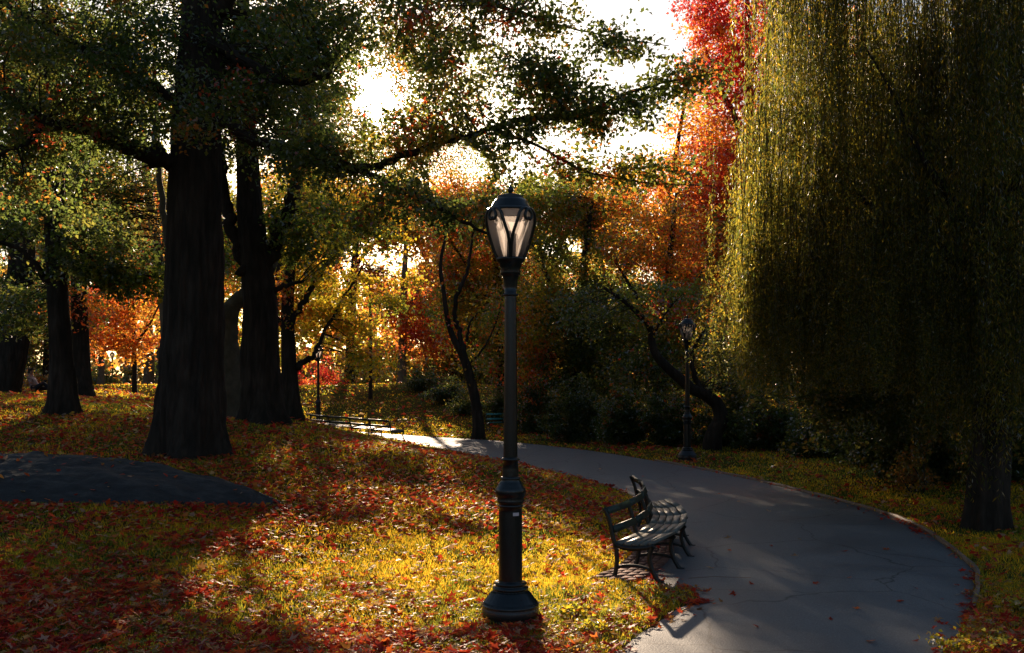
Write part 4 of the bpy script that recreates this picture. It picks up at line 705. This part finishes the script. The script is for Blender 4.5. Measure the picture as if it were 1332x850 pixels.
# ------------------------------------------------------------------ weeping willow
def strand_mesh(seed, L):
    r = np.random.default_rng(seed); Vs, Fs, o_ = [], [], 0; P, D = [], []
    for k in range(13):
        x0, y0 = r.normal(0, .13 if k < 7 else .34, 2); l = L*r.uniform(.65, 1.0); t_ = np.linspace(0, 1, 9); ax, ay = r.normal(0, .16, 2); ph = r.uniform(0, 6.28)
        Q = np.stack([x0+ax*t_+.05*np.sin(t_*5+ph), y0+ay*t_+.05*np.cos(t_*4+ph), -l*t_], 1); V, Fc = tube(Q, np.linspace(.007, .002, 9), 3); Vs.append(V); Fs.append(Fc+o_); o_ += len(V)
        m = int(l*50); tt = r.random(m); pt = np.stack([np.interp(tt, t_, Q[:, q]) for q in range(3)], 1); P.append(pt+r.normal(0, .035, (m, 3)))
    P = np.concatenate(P); n = len(P); d = r.normal(0, .55, (n, 3)); d[:, 2] = -1.0; d /= np.linalg.norm(d, axis=1)[:, None]; nr = np.cross(d, r.normal(size=(n, 3))); nr /= np.linalg.norm(nr, axis=1)[:, None]; s = np.cross(nr, d)
    sz = r.uniform(.045, .10, n)[:, None]; wv = .2; Vl = np.empty((n, 4, 3)); Vl[:, 0] = P; Vl[:, 1] = P+d*sz*.45+s*sz*wv*.5; Vl[:, 2] = P+d*sz; Vl[:, 3] = P+d*sz*.45-s*sz*wv*.5
    V = np.concatenate(Vs+[Vl.reshape(-1, 3)]); Fa = np.concatenate(Fs+[np.arange(4*n).reshape(-1, 4)+o_])
    pal = np.array([(.085, .085, .012), (.15, .13, .015), (.04, .065, .014), (.30, .19, .02)]); cl = pal[r.choice(4, n, p=[.34, .26, .24, .16])]*r.uniform(.85, 1.15, (n, 1))
    C_ = np.concatenate([np.tile((.05, .045, .02), (o_, 1)), np.repeat(cl, 4, 0)]); return np_mesh('hanging_branch', V, Fa, None, M_WILLOW, C_)
strands = [strand_mesh(200+k, 3.2+.35*k) for k in range(8)]
wx, wy = W(1286, 690, 15.75)[:2]; wz = float(h(wx, wy)); wr = empty('willow_tree', (wx, wy, wz)); tag(wr, 'huge weeping willow whose hanging branches curtain the right third', 'tree'); org = np.array([wx, wy, wz])
def wl(rows, nm, seg=10, rough=.08, fl=None, rid=0):
    R = spline(rows, 7); Pp = R[:, :3]; f_ = None if fl is None else fl*np.exp(-np.maximum(Pp[:, 2]-wz, 0)/.4); V, Fc = tube(Pp-org, R[:, 3], seg, rough, rid, 9, f_); b = MB(); b.add_np(V, Fc); obj(nm, b.mesh(nm, M_BARK, True), wr)
wl([(wx, wy, wz-.3, .34), (wx, wy, wz+.2, .31), (wx+.1, wy+.1, 1.5, .28), (wx+.3, wy+.4, 3.2, .24), (wx+.6, wy+1, 5.0, .2), (wx+1.2, wy+2.4, 7, .09), (wx+1.6, wy+3.4, 9, .03)], 'trunk', 50, .08, .35, 12)
CWX, CWY, RW = 9.6, 19.4, 5.9
for k in range(9):
    a = 2*PI*k/9+.3; e = (CWX+RW*.8*math.cos(a), CWY+RW*.8*math.sin(a)); z0 = 2.6+k*.35
    wl([(wx+.25+z0*.1, wy+.3+z0*.2, z0, .14), ((wx+e[0])/2, (wy+e[1])/2, z0+1.6, .05), (e[0]*.8+wx*.2, e[1]*.8+wy*.2, z0+2.9, .025), (*e, z0+3.6, .015)], 'limb', 7)
Cn, Cp = crown_points([(1180, 420, 21, 200, 150, 1.6, 150), (1120, 520, 22, 150, 70, 1.6, 80), (1290, 380, 20.5, 90, 230, 1.5, 130), (1200, 250, 23, 170, 90, 1.5, 60)], .6, 60, 'shrub')  # leaf mass added inside the willow to keep sun off its lower strands
Pn, cn_, sn_ = leaves_from(Cn, Cp, .6, 75, .11, 'shrub'); tag(obj('shade_foliage', leaf_mesh('shade_foliage', Pn-org, sn_, cn_, M_LEAF), wr), kind='stuff')
ns = 0
for k in range(900):
    if ns >= 292: break
    near = k % 14 == 0
    a = rng.uniform(0, 2*PI); rr_ = RW*math.sqrt(rng.random())
    if rng.random() < .45: rr_ = RW*rng.uniform(.82, 1.02)
    x = CWX+rr_*math.cos(a)*1.0; y = CWY+rr_*math.sin(a)*.85
    ztop = 3.6+8.4*math.sqrt(max(0, 1-(rr_/(RW*1.03))**2)); tier = rng.choice([0, 1, 2], p=[.35, .35, .3]); zt = ztop-tier*2.6*rng.uniform(.5, 1)
    u_, v_ = project(x, y, zt)
    if u_ < 968+(max(0, 240-v_)*.2) or u_ > 1420: continue
    if u_ > 1010 and tier == 0: zt = max(zt, rng.uniform(9.5, 11.5))
    if u_ > 1130 and tier == 2: zt = rng.uniform(3.5, 5.6)
    zt = max(zt, 3.4)
    # stay above the path, low over the verge
    zmin = 2.1 if x < 7 else rng.uniform(.5, 1.8)
    L = 3.2+.35*(ns % 8); sc = min(1.25, (zt-zmin)/L)
    if sc < .4: continue
    o = obj('hanging_branch', strands[ns % 8], wr); o.location = Vector((x, y, zt))-Vector(org); o.scale = (1.25, 1.25, sc); o.rotation_euler = (rng.normal(0, .04), rng.normal(0, .04), rng.uniform(0, 6.28)); ns += 1

# ------------------------------------------------------------------ rock outcrop
rp = [ground_at(px, py, 8, 30)[:2] for px, py in [(372, 656), (330, 661), (240, 658), (120, 657), (0, 655), (-120, 655)]]; tip = rp[0]
ROCK = rp+[(-11.5, 14.5), (-12, 18.2), (-9.5, 17.9), (-7, 17.3), (-5.8, 16.6), (-4.6, 15.8)]
x0, x1 = -12.6, tip[0]+.4; y0, y1 = 13, 19; nx, ny = 150, 110; xs, ys = np.meshgrid(np.linspace(x0, x1, nx), np.linspace(y0, y1, ny), indexing='ij')
ins = inpoly(xs, ys, ROCK); dd = polydist(xs, ys, ROCK); dd = np.where(ins, dd, -dd)+.22*(fbm(xs*1.1, ys*1.1+3)-.5)
zz = h(xs, ys)+np.where(dd > 0, .20*(1-np.exp(-np.maximum(dd, 0)/.25))+.10*sm(0, 1.6, dd), dd*.6)+.18*(fbm(xs*.7, ys*1.6+xs*.5)-.5)*sm(0, .7, dd)+.03*np.floor(fbm(xs*.7+5, ys*1.9+xs*.9)*9)/2*sm(.05, .5, dd)+.10*np.abs(fbm(xs*2.2, ys*4+xs*1.2)-.5)+.05*(fbm(xs*5, ys*9+xs*2)-.5)
i, j = np.meshgrid(np.arange(nx-1), np.arange(ny-1), indexing='ij'); Fq = np.stack([i*ny+j, (i+1)*ny+j, (i+1)*ny+j+1, i*ny+j+1], -1)
mk = (dd[:-1, :-1] > -.35).ravel(); Fq = Fq.reshape(-1, 4)[mk]; cx_, cy2 = float(xs.mean()), float(ys.mean())
V = np.stack([xs-cx_, ys-cy2, zz], -1).reshape(-1, 3); us = np.unique(Fq); mp_ = np.full(len(V), -1); mp_[us] = np.arange(len(us))
ro = obj('rock_outcrop', np_mesh('rock_outcrop', V[us], mp_[Fq], None, M_ROCK, None, True), None, (cx_, cy2, 0)); tag(ro, 'low dark grey bedrock outcrop breaking the lawn before the oak', 'rock')
ROCKH = lambda x, y: inpoly(x, y, ROCK)

# ------------------------------------------------------------------ grass blades
def scatter(n, umin, umax, vmin, vmax, ymin=7, ymax=80):
    """positions on the ground, evenly spread as seen from where people stand"""
    Y = 1/rng.uniform(1/ymax, 1/ymin, n); X = (rng.uniform(umin, umax, n)-CX)/F*Y; return X, Y
def on_lawn(X, Y, marg=0.0):
    ins = inpoly(X, Y, PATH); d = polydist(X, Y, PATH); return ~ins & (d > marg)
def padmask(X, Y):
    r_ = np.hypot(X-ux, Y-uy); t_ = np.arctan2(Y-uy, X-ux); return (r_ > R_-.7) & (r_ < R_-.1) & (t_ > t0-.03) & (t_ < t1+.03)
n = 590000; X, Y = scatter(n, -60, 1400, 0, 0, 7.2, 95); ok = on_lawn(X, Y, -.06+.12*rng.random(n)) & ~ROCKH(X, Y) & ~padmask(X, Y)
patch = fbm(X*.7, Y*.7); ok &= rng.random(n) < (.35+1.1*sm(.3, .6, patch)); X, Y = X[ok], Y[ok]; n = len(X); z = h(X, Y); patch = patch[ok]
hgt = rng.uniform(.025, .06, n)*(1+.5*sm(.45, .7, fbm(X*2, Y*2)))*np.clip((Y/11)**.35, .9, 1.7)*np.where(Y > 14, .75, 1); wd_ = .006*np.clip(Y/9, 1, 9); a = rng.uniform(0, PI, n); lean = rng.normal(0, .45, (n, 2))*hgt[:, None]
V = np.empty((n, 3, 3)); V[:, 0] = np.stack([X-np.cos(a)*wd_, Y-np.sin(a)*wd_, z-.005], 1); V[:, 1] = np.stack([X+np.cos(a)*wd_, Y+np.sin(a)*wd_, z-.005], 1); V[:, 2] = np.stack([X+lean[:, 0], Y+lean[:, 1], z+hgt], 1)
g1, g2, g3 = np.array((.17, .20, .02)), np.array((.60, .35, .02)), np.array((.045, .09, .018)); q = sm(.35, .62, fbm(X*1.1+7, Y*1.1))[:, None]; cl = g3*(1-q)+g1*q; q2 = (rng.random(n) < .25+.4*sm(.4, .62, fbm(X*.9+2, Y*.5+8)))[:, None]; cl = np.where(q2, g2, cl)*rng.uniform(.65, 1.35, (n, 1))
go = obj('grass', np_mesh('grass', V.reshape(-1, 3), np.arange(3*n).reshape(-1, 3), None, M_GRASS, np.repeat(cl, 3, 0))); tag(go, 'short mown grass of the park lawn', 'grass', kind='stuff')

# clover and small weeds near the camera
n = 26000; X, Y = scatter(n, 100, 1400, 0, 0, 7.2, 13); ok = on_lawn(X, Y, .02) & (fbm(X*1.7+40, Y*1.7) > .5) & ~padmask(X, Y); X, Y = X[ok], Y[ok]; n = len(X)
P = np.stack([X, Y, h(X, Y)+rng.uniform(.03, .075, n)], 1); cl = palette('yellowgreen', n)*.6; wo = obj('low_weeds', leaf_mesh('low_weeds', P, rng.uniform(.02, .045, n), cl, M_GRASS, up=.8, aspect=.9)); tag(wo, 'clover and small weeds in the near lawn', 'weeds', kind='stuff')

# ------------------------------------------------------------------ fallen leaves
LP = [(.36, .015, .012, 5), (.56, .03, .018, 6), (.62, .09, .02, 3), (.20, .015, .02, 3), (.50, .18, .04, 1.6), (.5, .3, .22, 2.2), (.35, .24, .04, .8), (.16, .06, .03, 1.5)]
def lpal(n): p = np.array(LP); return p[rng.choice(len(p), n, p=p[:, 3]/p[:, 3].sum()), :3]
def dens(X, Y):
    u, v = project(X, Y, h(X, Y)); d = .2+1.0*sm(.44, .66, fbm(X*.55+3, Y*.8))*sm(.3, .6, fbm(X*3+9, Y*3))
    red = np.exp(-(((u-430)/260)**2+((v-640)/45)**2)); d = d+1.6*red; d = d+.4*np.exp(-(((u-60)/150)**2+((v-790)/60)**2)); d = np.where(u > 905, d*.45, d)
    d = d*(1-.55*np.exp(-(((u-620)/270)**2+((v-745)/70)**2))); bandr = np.exp(-((v-565)/16)**2)*(u < 320); return d+.8*bandr
n = 110000; X, Y = scatter(n, -60, 1400, 0, 0, 7.2, 85); ok = on_lawn(X, Y, -.05) & ~padmask(X, Y) & (rng.random(n) < dens(X, Y)*.9) & (~ROCKH(X, Y) | (rng.random(n) < .0)); X, Y = X[ok], Y[ok]; n = len(X); far = Y > 12.5
def lobed(scale=1.0, lobes=5, seed=0):
    r = np.random.default_rng(seed); V = [(0, 0, .0)]; k = lobes*2+1; angs = np.linspace(-2.5, 2.5, k)
    for q, a in enumerate(angs):
        l = (.5+.12*math.cos(a) if q % 2 == 0 else .24); l *= r.uniform(.9, 1.1)
        if q in (0, k-1): l = .3
        V.append((l*math.cos(a), l*math.sin(a), .10*abs(math.sin(a*1.3+seed))*r.uniform(.3, 1.4)-.02))
    V.append((-.42, .02, .05)); V.append((-.42, -.005, .05)); V = np.array(V)*scale; Fc = [(0, q, q+1) for q in range(1, k)]+[(0, k+1, k+2)]; return V, np.array(Fc)
def leaf_field(name, X, Y, size, z0, shapes, label, kind='stuff', cols=None):
    Vs, Fs, Cs, o_ = [], [], [], 0; n = len(X); z = z0(X, Y); sid = rng.integers(0, len(shapes), n)
    for s_i, (V, Fc) in enumerate(shapes):
        I = np.nonzero(sid == s_i)[0]; m = len(I)
        if not m: continue
        a = rng.uniform(0, 2*PI, m); tx, ty = rng.normal(0, .32, m), rng.normal(0, .32, m); sz = size[I]; ca, sa = np.cos(a), np.sin(a)
        flip = np.where(rng.random(m) < .4, -1, 1); x_ = V[None, :, 0]*sz[:, None]; y_ = V[None, :, 1]*sz[:, None]; z_ = V[None, :, 2]*sz[:, None]*flip[:, None]
        xr = x_*ca[:, None]-y_*sa[:, None]; yr = x_*sa[:, None]+y_*ca[:, None]; zr = z_+xr*tx[:, None]+yr*ty[:, None]+.25*np.abs(sz[:, None]*tx[:, None])
        Q = np.stack([xr+X[I, None], yr+Y[I, None], zr+z[I, None]], -1); Vs.append(Q.reshape(-1, 3)); nv = V.shape[0]
        Fs.append((Fc[None]+(np.arange(m)*nv)[:, None, None]).reshape(-1, 3)+o_); o_ += m*nv; c = lpal(m) if cols is None else cols[I]; c = c*rng.uniform(.75, 1.25, (m, 1)); Cs.append(np.repeat(c, nv, 0))
    o = obj(name, np_mesh(name, np.concatenate(Vs), np.concatenate(Fs), None, M_LITTER, np.clip(np.concatenate(Cs), 0, .8))); tag(o, label, 'fallen leaves', kind=kind); return o
simple = [(np.array([(-.5, 0, .03), (0, -.33, .1), (.5, 0, .02), (0, .33, .12)]), np.array([(0, 1, 2), (0, 2, 3)]))]
gh = lambda x, y: h(x, y)+.03+.02*rng.random(len(x))
nearm = (Y < 12.5)
leaf_field('leaf_litter', X[nearm], Y[nearm], rng.uniform(.06, .14, nearm.sum()), gh, [lobed(1, 5, s) for s in range(5)], 'red and orange leaves strewn thickly over the near lawn')
leaf_field('leaf_litter', X[far], Y[far], rng.uniform(.07, .13, far.sum())*np.clip(Y[far]/18, 1, 3), gh, simple, 'red leaves scattered over the lawn further back')
n = 1500; k_ = rng.integers(0, m_-1, n); k_ = np.where(PL[k_][:, 1] > 7, k_, m_//4); sd = rng.random(n) < .5; E0 = np.where(sd[:, None], PL[k_], PR[k_]); E1 = np.where(sd[:, None], PR[k_], PL[k_]); tt = rng.random((n, 1)); K1 = np.minimum(k_+1, m_-1)
E0 = E0*(1-tt)+np.where(sd[:, None], PL[K1], PR[K1])*tt; dv = E1-E0; dv /= np.linalg.norm(dv, axis=1)[:, None]; Q = E0+dv*np.abs(rng.normal(0, .14, (n, 1))); ok = (Q[:, 1] > 7.5) & (Q[:, 1] < 45) & (fbm(Q[:, 0]*1.4, Q[:, 1]*1.4) > .46); Q = Q[ok]
leaf_field('leaf_litter', Q[:, 0], Q[:, 1], rng.uniform(.05, .11, len(Q)), lambda x, y: np.full(len(x), .022), [lobed(1, 5, s) for s in range(3)], 'leaves drifted along both edges of the path')
n = 2600; X = rng.uniform(-11, -2.2, n); Y = rng.uniform(13.5, 18.5, n); ok = ROCKH(X, Y) & ((np.abs(fbm(X*.9, Y*1.3)-.5) < .018) | (rng.random(n) < .10)); X, Y = X[ok], Y[ok]
def rockz(x, y):
    fi = np.clip((x-x0)/(x1-x0)*(nx-1), 0, nx-1).astype(int); fj = np.clip((y-y0)/(y1-y0)*(ny-1), 0, ny-1).astype(int); return zz[fi, fj]+.025
leaf_field('leaf_litter', X, Y, rng.uniform(.06, .12, len(X)), rockz, simple, 'sparse crimson leaves caught on the rock outcrop')
# leaves one can pick out singly: on the near lawn and on the path
shapes = []
for s in range(6):
    V, Fc = lobed(1, 5, 20+s)
    for ci, cc in enumerate([(.42, .03, .015), (.52, .09, .02), (.30, .02, .015), (.45, .24, .14)]):
        me = np_mesh('fallen_leaf', V, Fc, None, M_LITTER, np.tile(cc, (len(V), 1))); shapes.append((me, ['bright red', 'orange', 'deep crimson', 'pale pinkish tan'][ci]))
def put_leaf(x, y, z, sz, where, k=None, grp='single fallen leaves'):
    me, cn = shapes[k if k is not None else rng.integers(len(shapes))]; o = obj('fallen_leaf', me, None, (x, y, z)); o.scale = (sz, sz, sz*1.3)
    o.rotation_euler = (rng.normal(0, .3), rng.normal(0, .3), rng.uniform(0, 6.28)); tag(o, f'{cn} maple leaf lying {where}', 'leaf', f'{cn} leaves {where}')
pathl = [(840, 700), (935, 645), (1000, 668), (960, 655), (1040, 705), (1003, 714), (948, 703), (1035, 727), (1097, 721), (1153, 718), (1104, 756), (1192, 770), (1244, 765), (1173, 787), (955, 777), (976, 763), (908, 775), (925, 743), (950, 720), (1160, 665), (1116, 797), (1080, 811), (985, 821), (1060, 764), (1130, 840), (1190, 840), (1255, 680), (898, 795), (875, 815), (1220, 810), (720, 600), (780, 612), (835, 622)]
for px, py in pathl:
    x = (px-CX)/F*(EYE*F/(py-HZ)); y = EYE*F/(py-HZ)
    if inpoly(np.array([x]), np.array([y]), PATH)[0]: put_leaf(x, y, .04, rng.uniform(.08, .13), 'on the far stretch of path' if y > 18 else 'on the path beside the curved bench' if px < 990 and y > 12 else 'on the sunlit path corner by the lawn' if px < 990 else 'mid path right of the bench' if px < 1110 else 'on the path near its outer edge')
cnt = 0
while cnt < 240:
    y = 1/rng.uniform(1/11.2, 1/8.3); u = rng.uniform(0, 1332); x = (u-CX)/F*y
    if on_lawn(np.array([x]), np.array([y]), .02)[0] and rng.random() < float(dens(np.array([x]), np.array([y]))[0]): put_leaf(x, y, float(h(x, y))+.065, rng.uniform(.09, .15), ('on the verge right of the path' if x > 3.5 else 'in the lower left corner of the lawn' if u < 180 else 'in the shaded grass between corner and sun patch' if u < 330 else 'in the sunny grass left of the lamp' if u < 560 else 'around the foot of the nearest lamp' if u < 730 else 'in the grass between lamp and path')); cnt += 1
# long twig lying by the bench pad
x, y, z = ground_at(965, 765); Q = spline([(x-.62, y+.02, .05), (x-.35, y+.05, .06), (x-.1, y+.08, .05), (x+.12, y+.05, .05)], 5); V, Fc = tube(Q-Q[0], np.linspace(.004, .003, len(Q)), 5); b = MB(); b.add_np(V, Fc)
tag(obj('leaf_stalk', b.mesh('leaf_stalk', M_EDGE), None, Q[0]), 'thin reddish stalk lying on the path before the curved bench', 'stalk')

# ------------------------------------------------------------------ sapling at the lower right, seated person
def sapling(px, py, label, hh=.3, n=26, pal='yellowgreen'):
    x, y, z = ground_at(px, py); r = empty('sapling', (x, y, z)); tag(r, label, 'plant', 'small plants at the path edge'); b = MB(); pts = []
    for k in range(5):
        a = rng.uniform(0, 6.28); e = np.array([math.cos(a)*.16, math.sin(a)*.16, hh*rng.uniform(.6, 1.1)]); Q = spline([(0, 0, -.02), e*np.array([.3, .3, .6]), e], 4); V, Fc = tube(Q, np.linspace(.005, .002, len(Q)), 4); b.add_np(V, Fc); pts += [Q[q] for q in range(3, len(Q))]
    obj('stems', b.mesh('stems', M_TWIG), r); P = np.array(pts)[rng.integers(0, len(pts), n*5)]+rng.normal(0, .035, (n*5, 3)); obj('foliage', leaf_mesh('foliage', P, rng.uniform(.03, .06, len(P)), palette(pal, len(P))*.8, M_LEAF), r)
sapling(1235, 853, 'small leafy sapling at the lower right corner of the path', .16); sapling(1306, 850, 'sapling with dull greenish leaves right of the path corner', .12, 14, 'olive'); sapling(1322, 800, 'green seedling on the right verge near the frame edge', .18); sapling(765, 822, 'low leafy weed by the foot of the nearest lamp', .1, 30); sapling(735, 800, 'bright clump of weeds just right of the lamp base', .1, 30)
def person():
    Y = 40.0; x = (47-CX)/F*Y; z = float(h(x, Y)); r = empty('person', (x, Y, z)); tag(r, 'person in pale top and dark trousers sitting beside the left edge trunk', 'person')
    def skin(name, verts, edges, radii, mat, root_i=0):
        me = bpy.data.meshes.new(name); me.from_pydata(verts, edges, []); me.materials.append(mat); o = obj(name, me, r)
        o.modifiers.new('skin', 'SKIN'); lay = me.skin_vertices[0].data
        for i_, rd in enumerate(radii): lay[i_].radius = (rd, rd)
        lay[root_i].use_root = True; s_ = o.modifiers.new('sub', 'SUBSURF'); s_.levels = 1; s_.render_levels = 2; return o
    V = [(0, 0, .12), (-.08, 0, .35), (-.2, 0, .58), (-.22, 0, .68), (-.2, 0, .80), (-.18, 0, .90),
         (-.2, .17, .58), (-.27, .22, .36), (-.34, .2, .12), (-.2, -.17, .58), (-.1, -.22, .38), (.08, -.18, .26),
         (0, .1, .11), (.40, .12, .14), (.80, .12, .09), (.90, .12, .2), (0, -.1, .11), (.36, -.11, .36), (.62, -.12, .08), (.74, -.12, .06)]
    E = [(0, 1), (1, 2), (2, 3), (3, 4), (4, 5), (2, 6), (6, 7), (7, 8), (2, 9), (9, 10), (10, 11), (0, 12), (12, 13), (13, 14), (14, 15), (0, 16), (16, 17), (17, 18), (18, 19)]
    Rr = [.14, .14, .15, .055, .10, .09, .06, .045, .035, .06, .045, .035, .09, .07, .05, .035, .09, .07, .05, .035]
    body = skin('body', V, E, Rr, plain('skin_tone', (.45, .25, .18), .6))
    skin('top', [(0, 0, .16), (-.08, 0, .36), (-.2, 0, .60), (-.2, .18, .575), (-.275, .225, .35), (-.2, -.18, .575), (-.09, -.225, .37)], [(0, 1), (1, 2), (2, 3), (3, 4), (2, 5), (5, 6)], [.155, .16, .15, .075, .06, .075, .06], plain('pink_cloth', (.6, .42, .42), .8))
    skin('trousers', [(0, 0, .13), (0, .1, .12), (.40, .12, .15), (.78, .12, .10), (0, -.1, .12), (.36, -.11, .365), (.60, -.12, .10)], [(0, 1), (1, 2), (2, 3), (0, 4), (4, 5), (5, 6)], [.15, .105, .085, .065, .105, .085, .065], plain('dark_cloth', (.015, .017, .025), .8))
    skin('hair', [(-.23, 0, .84), (-.21, 0, .92), (-.27, 0, .74)], [(0, 1), (0, 2)], [.10, .09, .06], plain('dark_hair', (.02, .014, .01), .5))
    return r
person()
